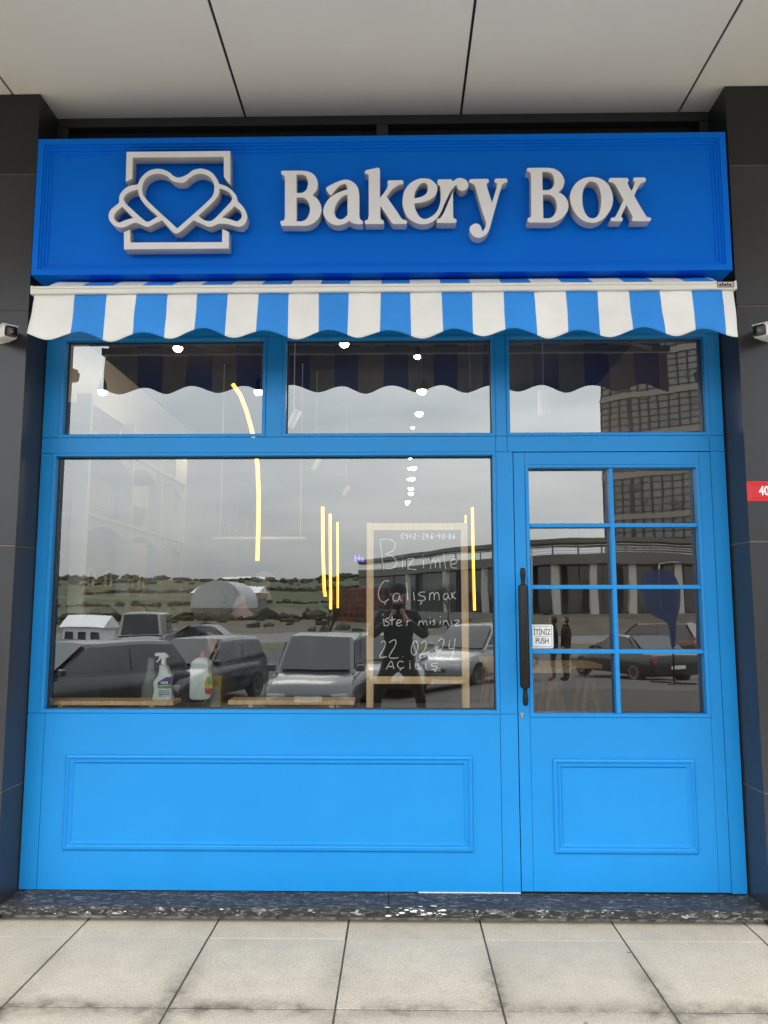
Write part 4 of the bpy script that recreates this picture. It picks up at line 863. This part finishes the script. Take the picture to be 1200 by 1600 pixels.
# people indoors
def person(name, label, loc, rz, arms, mats, scale=1.0, feet=.11, head_tilt=0, head_turn=0, lean=0.0, hat=None, hair=None, fist=True, coat=1.12, glasses=False, group=None):
    """mats: dict skin, top, legs, shoes. arms: {+1/-1: (elbow, wrist, finger_dir, palm_normal)} in metres, facing +Y"""
    V = Vector; nodes = []; edges_ = []
    def add(p, r, par, tagm):
        nodes.append((V(p), r, tagm)); i = len(nodes) - 1
        if par is not None: edges_.append((par, i))
        return i
    ln_ = lambda z: lean * max(0, z - .95)
    pel = add((0, 0, .95), .135 * coat, None, 'legs')
    wst = add((0, ln_(1.1), 1.10), .125 * coat, pel, 'top'); cst = add((0, ln_(1.3), 1.28), .150 * coat, wst, 'top')
    nb = add((0, ln_(1.44) + .0, 1.43), .085 * coat, cst, 'top'); nk = add((0, ln_(1.5) + .01, 1.505), .056, nb, 'skin')
    base = V((0, ln_(1.5) + .01, 1.515))
    Rh = Matrix.Rotation(R(head_turn), 3, 'Z') @ Matrix.Rotation(R(-head_tilt), 3, 'X')
    hp_ = lambda x, y, z: base + Rh @ V((x, y, z))
    jaw = add(hp_(0, .030, .055), .066, nk, 'skin'); sk = add(hp_(0, .014, .125), .088, jaw, 'skin'); tp = add(hp_(0, .0, .185), .066, sk, 'skin')
    nose = add(hp_(0, .105, .085), .015, jaw, 'skin'); 
    add(hp_(0, .088, .035), .022, jaw, 'skin')
    for s in (-1, 1): add(hp_(s * .092, .005, .095), .014, sk, 'skin')
    for s in (-1, 1):
        h = add((s * .10, 0, .87), .098, pel, 'legs'); k = add((s * (.10 + feet) / 1.5, .02, .50), .064, h, 'legs'); a_ = add((s * feet, -.01, .10), .046, k, 'legs')
        add((s * feet * 1.1, .06, .045), .042, a_, 'shoes'); add((s * feet * 1.15, .15, .035), .035, len(nodes) - 1, 'shoes')
        el, wr_, fd, pn = arms[s]; el, wr_, fd, pn = V(el), V(wr_), V(fd).normalized(), V(pn).normalized()
        sh = add((s * .185, ln_(1.4), 1.395), .068 * coat, cst, 'top'); e = add(el, .050 * coat, sh, 'top'); w0 = add(el.lerp(wr_, .85), .038 * coat, e, 'top'); w = add(wr_, .027, w0, 'skin')
        pm = add(wr_ + fd * .045, .028, w, 'skin'); across = fd.cross(pn).normalized() * s
        for q, ln2 in ((-1.5, .062), (-.5, .074), (.5, .078), (1.5, .070)):
            r0 = wr_ + fd * .08 + across * q * .019
            f0 = add(r0, .0095, pm, 'skin'); f1 = add(r0 + fd * ln2 * .45 - pn * .004, .0085, f0, 'skin'); f2 = add(r0 + fd * ln2 * .72 + pn * .018, .008, f1, 'skin'); add(r0 + fd * ln2 * .68 + pn * .040, .007, f2, 'skin')
        th = add(wr_ + fd * .03 + across * .032, .012, pm, 'skin'); t1 = add(wr_ + fd * .062 + across * .048 + pn * .012, .010, th, 'skin'); add(wr_ + fd * .088 + across * .044 + pn * .026, .009, t1, 'skin')
    me = bpy.data.meshes.new('t'); me.from_pydata([n[0] for n in nodes], edges_, []); o = bpy.data.objects.new('t', me); COL.objects.link(o)
    md = o.modifiers.new('k', 'SKIN'); md.use_smooth_shade = True
    for i, n in enumerate(nodes): me.skin_vertices[0].data[i].radius = (n[1], n[1]); me.skin_vertices[0].data[i].use_root = (i == 0)
    sb_ = o.modifiers.new('s', 'SUBSURF'); sb_.levels = 2; sb_.render_levels = 2
    dg = bpy.context.evaluated_depsgraph_get(); m2 = bpy.data.meshes.new_from_object(o.evaluated_get(dg)); bpy.data.objects.remove(o); m2.name = 'body'
    order = ['skin', 'top', 'legs', 'shoes']; m2.materials.clear()
    for q in order: m2.materials.append(mats[q])
    seg = [(nodes[a_][0], nodes[b_][0], nodes[b_][2], (nodes[a_][1] + nodes[b_][1]) / 2) for a_, b_ in edges_]
    for f in m2.polygons:
        c = f.center; best = None
        for a_, b_, tg, rr in seg:
            ab = b_ - a_; t_ = max(0, min(1, (c - a_).dot(ab) / max(1e-9, ab.length_squared))); d = (c - (a_ + ab * t_)).length / rr
            if best is None or d < best[0]: best = (d, tg)
        tg = best[1]
        if tg == 'legs' and c.z > .86: tg = 'top' if coat > 1.15 else 'legs'
        f.material_index = order.index(tg); f.use_smooth = True
    root = empty(name, (0, 0, 0), label, 'person', group)
    body = bpy.data.objects.new('body', m2); COL.objects.link(body); body.parent = root
    for s in (-1, 1): MB().ball(hp_(s * .030, .084, .100), .0095, 8, (1.2, .7, .8)).build('eye', INK, body)
    MB().ball(hp_(0, .090, .050), .02, 8, (1, .25, .22)).build('mouth', mat('lips', (.35, .12, .1), .5), body)
    HM = Matrix.Translation(base) @ Rh.to_4x4()
    if hat:
        b = MB(); bmesh.ops.create_uvsphere(b.b, u_segments=24, v_segments=16, radius=1, matrix=HM @ Matrix.Translation((0, -.004, .135)) @ Matrix.Rotation(R(hat.get('tilt', -12)), 4, 'X') @ Matrix.Diagonal((.104, .118, .108, 1)))
        inv = (HM @ Matrix.Translation((0, -.004, .135)) @ Matrix.Rotation(R(hat.get('tilt', -12)), 4, 'X')).inverted()
        bmesh.ops.delete(b.b, geom=[v for v in b.b.verts if (inv @ v.co).z < hat.get('low', .0)], context='VERTS')
        if hat.get('ribs'):
            for v in b.b.verts: q = inv @ v.co; v.co += (v.co - HM @ V((0, 0, .13))) * .03 * math.sin(q.y * 130)
        c_ = b.build('hat', hat['m'], body, smooth=True); c_.modifiers.new('s', 'SOLIDIFY').thickness = .006
        if hat.get('brim'):
            pts = [HM @ V((.085 * math.cos(R(a)), .08 + .085 * math.sin(R(a)), .135)) for a in range(0, 181, 15)]
            MB().prism(pts, HM.to_3x3() @ V((0, 0, .006))).build('brim', hat['m'], c_)
    if hair:
        b = MB(); bmesh.ops.create_uvsphere(b.b, u_segments=20, v_segments=14, radius=1, matrix=HM @ Matrix.Translation((0, -.018, .118)) @ Matrix.Diagonal((.099, .104, .112, 1)))
        inv = HM.inverted()
        bmesh.ops.delete(b.b, geom=[v for v in b.b.verts if (inv @ v.co).y > .045 and (inv @ v.co).z < .165], context='VERTS'); b.build('hair', hair, body, smooth=True)
    root.location = loc; root.rotation_euler.z = rz; root.scale = (scale,) * 3
    return root
DK = {'skin': SKIN, 'top': CLOTHK, 'legs': CLOTHN, 'shoes': BLACKM}
# woman behind the window bending over her phone, facing left
hp = P(388, 945, 1.75)
person('person', 'person in a black ribbed cap looking down at their hands behind the window', (hp.x + .06, 1.75, -.09), R(90),
       {1: ((.25, .10, 1.12), (.08, .30, 1.27), (-.35, .25, .9), (-.4, .9, 0)), -1: ((-.25, .10, 1.10), (-.07, .30, 1.24), (.35, .25, .9), (.4, .9, 0))}, DK, scale=1.0, head_tilt=28, lean=.12, hat=dict(m=mat('black knitted cap', (.008, .012, .014), .9), tilt=-40, low=-.02, ribs=True))
hp = P(418, 905, 2.9)
person('person', 'taller person in a pale grey peaked cap standing behind the one in the black cap', (hp.x, 2.9, 0), R(110),
       {1: ((.27, .02, 1.12), (.20, .24, 1.02), (-.3, 1, .1), (-1, 0, 0)), -1: ((-.27, .02, 1.12), (-.20, .24, 1.02), (.3, 1, .1), (1, 0, 0))}, DK, scale=1.03, head_tilt=10, hat=dict(m=mat('pale grey cap', (.32, .34, .35), .8), tilt=-8, low=.0, brim=True))
# the photographer outdoors, mirrored in the chalkboard
ph = person('person', 'photographer in a dark coat standing legs apart, holding up a phone before the shop', (.0, -4.52, 0), 0,
       {1: ((.30, .06, 1.17), (.075, .27, 1.36), (-.15, .75, .65), (-.9, .1, 0)), -1: ((-.30, .06, 1.17), (-.075, .27, 1.36), (.15, .75, .65), (.9, .1, 0))}, DK, scale=1.0, feet=.26, head_tilt=4, coat=1.25, hat=dict(m=mat('dark knitted hat', (.012, .012, .013), .9), tilt=-8, low=-.015))
phn = empty('phone', (0, -4.166, 1.37), 'black phone held up by the photographer', 'phone')
MB().box(-.055, .022, -4.168, -4.1595, 1.358, 1.515, bev=.004).build('case', BLACKM, phn)
MB().box(-.050, .017, -4.1688, -4.168, 1.364, 1.509).build('screen', mat('phone screen', (.02, .02, .02), .1), phn)

# ================================================================ OUTDOORS, MIRRORED IN THE GLASS: cars
TYRE = mat('tyre rubber', (.015, .015, .015), .8); RIM = mat('alloy rim', (.45, .45, .46), .3, metal=1); CGL = mat('car window glass', (.02, .025, .03), .05, spec=1.0)
HLM = mat('headlight lens', (.6, .62, .65), .1); TLM = mat('tail light lens', (.45, .02, .02), .2); GRM = mat('dark grille', (.02, .02, .02), .5); PLM = mat('number plate', (.7, .7, .7), .5)
def car(name, label, kind, colr, loc, ang, L_=4.4, W_=1.8, H_=1.55, group='cars parked in front of the shop'):
    m = mat('car paint %s' % (str(colr)), colr, .25, coat=.8, metal=.3)
    t = empty(name, (0, 0, 0), label, 'van' if kind == 'van' else 'car', group); hl, hw = L_ / 2, W_ / 2
    bz = {'suv': .98, 'sedan': .90, 'mpv': .98, 'van': 1.15}[kind] * H_ / {'suv': 1.65, 'sedan': 1.45, 'mpv': 1.7, 'van': 2.1}[kind]
    hood = {'suv': .42, 'sedan': .38, 'mpv': .55, 'van': .68}[kind]
    boot = {'suv': -.98, 'sedan': -.72, 'mpv': -.99, 'van': -1.0}[kind]
    S = [(-1.0, .86, .42, bz - .18), (-.985, .94, .30, bz - .06), (-.93, .985, .24, bz), (-.6, 1, .22, bz), (0, 1, .22, bz), (hood, 1, .22, bz - .01), (min(.9, hood + .3), .98, .22, bz - .10), (.93, .95, .24, bz - .20), (.985, .90, .28, bz - .32), (1.0, .80, .36, bz - .42)]
    b = MB(); rings = []
    for y, w, zl, zb in S:
        w *= hw; h = zb - zl
        pr_ = [(0, zl), (w * .88, zl), (w * .97, zl + .10), (w, zl + h * .45), (w * .985, zl + h * .75), (w * .93, zb - .03), (w * .82, zb), (w * .4, zb + .015), (0, zb + .02)]
        ring = [b.b.verts.new((x, y * hl, z)) for x, z in pr_] + [b.b.verts.new((-x, y * hl, z)) for x, z in pr_[-2:0:-1]]; rings.append(ring)
    n = len(rings[0])
    for i in range(len(rings) - 1):
        for k in range(n): b.b.faces.new((rings[i][k], rings[i][(k + 1) % n], rings[i + 1][(k + 1) % n], rings[i + 1][k]))
    b.b.faces.new(rings[0]); b.b.faces.new(rings[-1][::-1])
    b.build('body', m, t, auto=45)
    # cabin
    rf, rr = {'suv': (.08, -.80), 'sedan': (.02, -.42), 'mpv': (.18, -.86), 'van': (.40, -.97)}[kind]
    C = [(boot + .01, .90, bz), (rr, .78, H_ - .03), ((rf + rr) / 2, .80, H_), (rf, .78, H_ - .03), (hood, .88, bz - .01)]
    b = MB(); rings = []
    for i, (y, w, z) in enumerate(C):
        lo = bz - .03
        if i in (0, 4): pr_ = [(hw * .90, lo), (hw * .89, z), (hw * .5, z + .01), (0, z + .015)]
        else: pr_ = [(hw * .90, lo), (hw * w, z - .06), (hw * w * .9, z), (0, z + .02)]
        rings.append([b.b.verts.new((x, y * hl, zz)) for x, zz in pr_] + [b.b.verts.new((-x, y * hl, zz)) for x, zz in pr_[-2::-1]])
    n = 7
    for i in range(4):
        for k in range(n - 1): b.b.faces.new((rings[i][k], rings[i][k + 1], rings[i + 1][k + 1], rings[i + 1][k]))
    b.build('cabin', m, t, auto=35)
    def quad(name_, pts, off, mm):
        pts = [Vector(p) for p in pts]; nrm = (pts[1] - pts[0]).cross(pts[2] - pts[0]).normalized()
        if nrm.dot(Vector(off)) < 0: nrm = -nrm
        return MB().prism([p + nrm * (.004 if 'side' in name_ else .03) for p in pts], nrm * .008).build(name_, mm, t)
    zt_ = H_ - .10; 
    A0 = Vector((hw * .80, hood * hl - .03, bz + .04)); A1 = Vector((hw * .68, rf * hl + .03, H_ - .06))
    quad('windscreen', [A0, (-A0.x, A0.y, A0.z), (-A1.x, A1.y, A1.z), A1], (0, 1, 1), CGL)
    B0 = Vector((hw * .78, (boot + .01) * hl + .01, bz + .05)); B1 = Vector((hw * .68, rr * hl - .02, H_ - .07))
    quad('rear_window', [B0, (-B0.x, B0.y, B0.z), (-B1.x, B1.y, B1.z), B1], (0, -1, .4), CGL)
    for s in (-1, 1):
        def sp_(y, z): f = (z - bz) / (H_ - .06 - bz); return Vector((s * hw * (.90 + (.79 - .90) * max(0, f)), y * hl, z))
        f_ = lambda ya, yb, f: ya + (yb - ya) * f
        zs_, ze_ = bz + .05, H_ - .13; mid_ = (rf + rr) / 2 + .05
        quad('side_window', [sp_(f_(hood, rf, .22), zs_), sp_(mid_ + .02, zs_), sp_(mid_ + .02, ze_), sp_(f_(hood, rf, .9), ze_)], (s, 0, 0), CGL)
        if kind != 'van':
            quad('side_window', [sp_(mid_ - .03, zs_), sp_(f_(boot, rr, .35), zs_), sp_(f_(boot, rr, .95), ze_), sp_(mid_ - .03, ze_)], (s, 0, 0), CGL)
        for y in (.62, -.62):
            c = Vector((s * (hw - .10), y * hl, .33)); M_ = Matrix.Translation(c) @ Matrix.Rotation(R(90), 4, 'Y')
            w_ = MB().lathe([(.19, -.11), (.30, -.115), (.33, -.08), (.33, .08), (.30, .115), (.19, .11)], n=28, M=M_).build('wheel', TYRE, t, smooth=False)
            rb = MB(); rb.lathe([(.0005, -.10 if s < 0 else .10), (.20, -.112 if s < 0 else .112), (.205, 0), (.0005, 0)], n=24, M=M_).build('rim', RIM, w_)
        MB().box(s * (hw + .02) - .09, s * (hw + .02) + .09, hood * hl - .16, hood * hl - .06, bz + .02, bz + .15, bev=.03).build('mirror', m, t)
        MB().box(min(s * hw * .5, s * hw * .86), max(s * hw * .5, s * hw * .86), hl * .90, hl * .994, bz - .44, bz - .32, bev=.02).build('headlight', HLM, t)
        MB().box(min(s * hw * .66, s * hw * .92), max(s * hw * .66, s * hw * .92), -hl * .995, -hl * .955, bz - .30, bz - .12, bev=.02).build('tail_light', TLM, t)
    MB().box(-hw * .46, hw * .46, hl * .96, hl * 1.003, bz - .53, bz - .42, bev=.015).build('grille', GRM, t)
    MB().box(-hw * .85, hw * .85, hl * .94, hl * .998, .26, .38, bev=.02).build('bumper', GRM, t)
    for s in (-1, 1): MB().box(-.26, .26, s * hl * 1.0 - .006, s * hl * 1.0 + .010, .46, .57, bev=.003).build('number_plate', PLM, t)
    t.location = loc; t.rotation_euler.z = ang; return t
def carat(px, dist, **k):
    p = MIR(px, 1000, dist); return Vector((p.x, p.y, gz(p.x, p.y)))
G_ = 'cars parked in front of the shop'
car('parked_car', 'silver people carrier parked nose towards the shop, mirrored in the big window', 'mpv', (.13, .135, .14), carat(505, 16.9), R(2), 4.3, 1.74, 1.60)
car('parked_car', 'dark grey estate car parked nose towards the shop, left of the silver people carrier', 'suv', (.05, .055, .06), carat(312, 18.8), R(16), 4.3, 1.78, 1.50)
car('parked_car', 'near-black car parked at the left end of the row, side turned to the shop', 'suv', (.055, .057, .06), carat(120, 15.8), R(38), 4.4, 1.80, 1.50)
car('parked_car', 'white estate car parked right of the photographer, behind the chalkboard reflection', 'suv', (.34, .34, .34), carat(742, 22), R(35), 4.4, 1.8, 1.6)
car('parked_car', 'white hatchback parked straight behind the photographer', 'mpv', (.28, .28, .29), carat(603, 21.5), R(-4), 4.2, 1.76, 1.52)
car('parked_car', 'dark saloon car turned away from the shop, mirrored in the door glass', 'sedan', (.018, .018, .024), carat(985, 25.5), R(160), 4.4, 1.82, 1.45)
car('parked_car', 'brown off-road car far behind the dark saloon', 'suv', (.10, .045, .03), carat(1012, 36), R(125), 4.5, 1.85, 1.7)
car('parked_van', 'white delivery van parked further off at the left', 'van', (.5, .5, .5), carat(232, 35), R(170), 5.0, 1.95, 2.1)
car('parked_car', 'dark blue car parked beside the far white van', 'sedan', (.03, .04, .06), carat(305, 38), R(95), 4.5, 1.8, 1.5)
car('parked_car', 'silver car standing far off at the right edge of the door glass', 'sedan', (.15, .15, .15), carat(1092, 48), R(95), 4.5, 1.8, 1.5)
# pedestrians
HG = 'people walking past outside'
for px, lab, rz, col_ in ((863, 'passer-by in a dark coat, left one of two walking outside', R(100), CLOTHK), (884, 'passer-by with a dark red coat hem, right one of two walking outside', R(80), mat('dark red cloth', (.03, .008, .010), .9))):
    p = MIR(px, 1000, 20.5); g = gz(p.x, p.y)
    person('person', lab, (p.x, p.y, g), rz, {1: ((.26, .03, 1.12), (.22, .16, .92), (0, .6, -.8), (-1, 0, 0)), -1: ((-.26, .0, 1.12), (-.24, .04, .88), (0, .2, -1), (1, 0, 0))}, {'skin': SKIN, 'top': col_, 'legs': CLOTHN, 'shoes': BLACKM}, scale=.97, coat=1.15, hair=mat('dark hair', (.02, .015, .012), .7), group=HG)
# teardrop flag
p = MIR(1036, 1060, 18); g = gz(p.x, p.y)
tf = empty('teardrop_flag', (p.x, p.y, g), 'dark blue teardrop advertising flag on a cross base in the car park', 'flag')
NAVY = mat('navy flag cloth', (.008, .05, .17), .7, alpha=.72)
pts = [(p.x + (x - 1036) * 18 / F_PX, p.y, 1.5 + (953 - y) * 18 / F_PX) for x, y in [(q.x, q.y) for q in spline_pts([(1049, 1015, 1), (1045, 980), (1024, 966), (1012, 945), (1006, 922), (1014, 904), (1036, 896), (1056, 903), (1066, 925), (1064, 955), (1058, 975), (1056, 1015, 1)], 6)]]
MB().prism(pts, (0, .012, 0)).build('banner', NAVY, tf)
MB().tube([(p.x + 16 * 18 / F_PX, p.y - .02, g), (p.x + 17 * 18 / F_PX, p.y - .02, 1.2), (p.x + 28 * 18 / F_PX, p.y - .02, 1.8)], .02, 8).build('pole', BLACKM, tf, smooth=True)
for q in (30, 120): MB().tube([(p.x + .23 + .5 * math.cos(R(q)), p.y + .5 * math.sin(R(q)), g + .03), (p.x + .23 - .5 * math.cos(R(q)), p.y - .5 * math.sin(R(q)), g + .03)], .02, 6).build('base_bar', BLACKM, tf)
# street lamps
def lamp(px, dist, h, lab, arm=1.6):
    p = MIR(px, 960, dist); g = gz(p.x, p.y); t = empty('street_lamp', (p.x, p.y, g), lab, 'street lamp', 'street lamps along the road')
    MB().tube([(p.x, p.y, g), (p.x, p.y, g + h)], [.10, .06], 10).build('pole', mat('galvanised steel', (.35, .36, .37), .5), t, smooth=True)
    MB().tube([(p.x, p.y, g + h), (p.x + arm, p.y, g + h + .15)], .05, 8).build('arm', MATS['galvanised steel'], t, smooth=True)
    MB().box(p.x + arm * .7, p.x + arm * 1.2, p.y - .15, p.y + .15, g + h + .06, g + h + .2, bev=.03).build('lamp_head', MATS['galvanised steel'], t)
lamp(1033, 80, 6.6, 'tall street lamp standing before the curved building'); lamp(832, 70, 7.6, 'tall street lamp at the left end of the curved building', -1.4); lamp(1092, 95, 6.0, 'street lamp further off at the right')
# fence-like trees far off
BARK = mat('bare bark', (.06, .05, .04), .9)
def bare_tree(px, dist, h, lab, seed):
    p = MIR(px, 960, dist); g = gz(p.x, p.y); r_ = random.Random(seed)
    t = empty('bare_tree', (p.x, p.y, g), lab, 'tree', 'leafless trees beyond the car park')
    MB().tube([(p.x, p.y, g), (p.x + .05, p.y, g + h * .4)], [h * .025, h * .016], 7).build('trunk', BARK, t, smooth=True)
    b = MB()
    def br(a, d, l, r0, lev):
        e = a + d * l; b.tube([a, a.lerp(e, .5) + Vector((r_.uniform(-.05, .05) * l,) * 3), e], [r0, r0 * .8, r0 * .55], 4)
        if lev:
            for _ in range(4):
                nd = (d + Vector((r_.uniform(-.9, .9), r_.uniform(-.9, .9), r_.uniform(-.1, .7)))).normalized(); br(a.lerp(e, r_.uniform(.4, 1)), nd, l * .62, r0 * .55, lev - 1)
    for _ in range(5): br(Vector((p.x + .05, p.y, g + h * r_.uniform(.25, .4))), Vector((r_.uniform(-.6, .6), r_.uniform(-.6, .6), 1)).normalized(), h * .3, h * .012, 3)
    b.build('crown', BARK, t)
for k, a_ in enumerate([(517, 44, 3.0, 'bare sapling right of the silver people carrier'), (700, 90, 6, 'bare tree by the road behind the photographer')]): bare_tree(*a_, k + 2)
# far white halls, brick building, dome
WH = mat('white corrugated roof', (.75, .76, .77), .5, var=.05); BRK = mat('dark red brick', (.20, .055, .035), .8, var=.2, vscale=2)
def hall(px0, px1, py_top, dist, h, lab, wall=WH, roof=WH, name='long_hall', dep=14, eave=None, wins=0):
    a_, c_ = MIR(px0, py_top, dist), MIR(px1, py_top, dist); g = min(gz(a_.x, a_.y), gz(c_.x, c_.y)); zt = a_.z; y = a_.y; x0, x1 = sorted((a_.x, c_.x))
    t = empty(name, ((x0 + x1) / 2, y, g), lab, 'building'); zl = zt - h
    box('wall', wall, t, x0, x1, y - dep, y, min(g, zl) - 1, zt - (h * .35))
    b = MB(); b.prism([(x0 - .3, y + .3, zt - h * .35), (x0 - .3, y - dep / 2, zt), (x0 - .3, y - dep - .3, zt - h * .35)], (x1 - x0 + .6, 0, 0)); b.build('roof', roof, t)
    nx = max(3, int((x1 - x0) / 4)) if not wins else wins
    for k in range(nx):
        xx = x0 + (k + .5) * (x1 - x0) / nx; MB().box(xx - .3 * (x1 - x0) / nx, xx + .3 * (x1 - x0) / nx, y, y + .1, zt - h * .8, zt - h * .5).build('window', CGL, t)
    return t
hall(300, 402, 917, 190, 4.5, 'long white roofed hall in the fields behind the dome', wall=mat('grey hall wall', (.16, .15, .14), .7))
hall(75, 130, 907, 560, 3, 'white shed at the far left of the skyline', dep=8); hall(225, 262, 907, 560, 3, 'small white shed on the skyline left of the yellow strip')
hall(342, 430, 903, 560, 4, 'long white shed on the skyline'); hall(440, 530, 902, 540, 6, 'long reddish building on the skyline', BRK, BRK, dep=20)
hall(100, 160, 962, 62, 2.6, 'small white site cabin left of the delivery van', dep=3, wins=3)
# scrub and hedges on the far slopes: one uncountable mass
b = MB(); rh = random.Random(21); HEDGE = mat('dark scrub', (.042, .044, .026), .95, var=.4, vscale=.3)
def shrub(x, y, r_):
    M_ = Matrix.Translation((x, y, gz(x, y) + r_ * .25)) @ Matrix.Diagonal((r_ * rh.uniform(.8, 1.9), r_, r_ * rh.uniform(.5, 1.1), 1)); q = bmesh.ops.create_icosphere(b.b, subdivisions=1, radius=1, matrix=M_)
    for v in q['verts']: v.co += Vector((rh.uniform(-.3, .3), rh.uniform(-.3, .3), rh.uniform(-.3, .3))) * r_
for _ in range(420): shrub(rh.uniform(-330, 120), -rh.uniform(430, 590), rh.uniform(.8, 2.8))
for row in range(5):
    y0_ = rh.uniform(-420, -110); x0_ = rh.uniform(-120, 40)
    for k in range(60): shrub(x0_ + k * 2.2 + rh.uniform(-1, 1) - 60, y0_ + rh.uniform(-2, 2) - k * rh.uniform(.1, .3), rh.uniform(.6, 1.7))
for _ in range(160): shrub(rh.uniform(-70, 30), -rh.uniform(75, 200), rh.uniform(.3, .9))
tag(b.build('scrub', HEDGE, None, origin=(0, 0, 0)), kind='stuff')
# dome tent
p = MIR(338, 955, 150); g = gz(p.x, p.y); b = MB(); rx, rz_ = 5.0, (955 - 915) / F_PX * 150
for i in range(25):
    a_ = math.pi * i / 24
    for j in range(2): b.b.verts.new((p.x - rx * math.cos(a_), p.y - j * 16, 1.5 - .3 + (rz_ + .1) * math.sin(a_) ** .8))
b.b.verts.ensure_lookup_table()
for i in range(24): b.b.faces.new((b.b.verts[2 * i], b.b.verts[2 * i + 2], b.b.verts[2 * i + 3], b.b.verts[2 * i + 1]))
b.b.faces.new([b.b.verts[2 * i] for i in range(25)])
tag(b.build('dome_tent', mat('pale dome cover', (.45, .46, .47), .6, var=.1), None), 'pale rounded storage dome standing in the field', 'dome')
# unfinished brick block with window grid
p0, p1 = MIR(522, 921, 130), MIR(572, 921, 130); g = gz(p0.x, p0.y)
bb = empty('brick_building', ((p0.x + p1.x) / 2, p0.y, g), 'dark red brick building with a grid of windows', 'building')
x0, x1 = sorted((p0.x, p1.x)); x1 += 4; ztop, zbot = p0.z, min(g, 1.5 - 4 / F_PX * 130) - .5
box('wall', BRK, bb, x0, x1, p0.y - 10, p0.y, zbot, ztop)
for i in range(9):
    for j in range(4): xx = x0 + .5 + i * (x1 - x0 - .6) / 9; zz = ztop - .5 - j * (ztop - zbot) / 5; MB().box(xx, xx + .65, p0.y, p0.y + .06, zz - .55, zz).build('window', CGL, bb)
# curved glass fronted building on its bank
DC = 92; gcx = (1010 - 628) / F_PX * DC; yb = MIR(1000, 960, DC).y
cbd = empty('curved_building', (gcx, yb, .7), 'long low curved building with a roof terrace railing and pale columns', 'building')
def arcp(px, z, off=0):
    # gently curved front: nearest in the middle
    u = (px - 960) / 330; far = (30 if u < 0 else 9) * u * u; x = (px - 624) / F_PX * (DC + far); return Vector((x, yb - far + off, z))
Zc = lambda y: 1.5 + (950 - y) / F_PX * DC
DKC = mat('dark facade panels', (.10, .10, .095), .5, var=.1, vscale=.3); PALC = mat('pale column render', (.50, .48, .44), .7)
def band(z0, z1, o0, o1, m, name, pa=560, pb=1230, n=30):
    b = MB(); rg = []
    for i in range(n + 1):
        px = pa + (pb - pa) * i / n; rg.append([b.b.verts.new(arcp(px, z, o)) for z, o in ((z0, o0), (z0, o1), (z1, o1), (z1, o0))])
    for i in range(n):
        for k in range(4): b.b.faces.new((rg[i][k], rg[i][(k + 1) % 4], rg[i + 1][(k + 1) % 4], rg[i + 1][k]))
    b.b.faces.new(rg[0]); b.b.faces.new(rg[-1][::-1]); return b.build(name, m, cbd, smooth=False)
band(Zc(884), Zc(868), -8, 0, DKC, 'terrace_edge'); band(Zc(850), Zc(843), -8, -.2, DKC, 'roof_canopy')
band(Zc(965) - 1.5, Zc(884), -8, -3.2, CGL, 'glass_wall'); band(Zc(965) - 2.5, Zc(961), -8, .6, CONC, 'plinth')
for z in (854, 858, 862, 866): band(Zc(z) - .04, Zc(z) + .04, -.35, -.25, mat('railing steel', (.55, .55, .55), .4), 'railing')
for px in range(600, 1220, 38): q = arcp(px, 0); MB().box(q.x - .08, q.x + .08, q.y - .4, q.y - .2, Zc(868), Zc(852)).build('railing_post', DKC, cbd)
for px in (640, 700, 760, 815, 870, 930, 990, 1060, 1130): q = arcp(px, 0); MB().box(q.x - .42, q.x + .42, q.y - 1.4, q.y - .5, Zc(965), Zc(884)).build('column', PALC, cbd)
for px in range(590, 1220, 14):
    q = arcp(px, 0); MB().box(q.x - .05, q.x + .05, q.y - 3.2, q.y - 3.05, Zc(965), Zc(885)).build('mullion', DKC, cbd) if px % 3 == 0 else None
# tower
TD = 135; x_l = (948 - 624) / F_PX * TD; yt = MIR(1000, 900, TD).y
tw_ = empty('office_tower', (x_l + 14, yt, 0), 'tall dark office tower with thin fins and pale floor bands, mirrored at the right', 'tower')
TH = 62; TWd = 26; tb_ = math.atan2(-1, 1)
Mx = Matrix.Translation((x_l, yt, 0)) @ Matrix.Rotation(R(32), 4, 'Z')
TG = mat('tower glass', (.17, .175, .175), .25, var=.25, vscale=.15, spec=.6); FIN = mat('tower fins', (.02, .018, .016), .6); BND = mat('tower floor band', (.26, .24, .21), .7)
MB().box(0, TWd, -18, 0, -3, TH, M=Mx).build('wall', TG, tw_)
for k in range(1, 9): MB().box(-.15, TWd + .15, -.1, .35, k * 6.9 + 2.2, k * 6.9 + 3.1, M=Mx).build('floor_band', BND, tw_)
b = MB(); rr_ = random.Random(4)
for k in range(17):
    x = k * TWd / 16; wdt = rr_.choice((.08, .14, .28)); b.box(x - wdt, x + wdt, 0.001, .30, -3, TH, M=Mx)
b.build('fins', FIN, tw_)
b = MB()
for k in range(int(TH / 1.15)): b.box(0, TWd, .001, .12, k * 1.15, k * 1.15 + .13, M=Mx)
b.build('transoms', FIN, tw_)
for k in range(40):
    x, z = rr_.uniform(.5, TWd - 2.5), rr_.uniform(6, TH - 4); MB().box(x, x + rr_.uniform(.8, 1.8), .13, .2, z, z + .9, M=Mx).build('window', CGL, tw_)
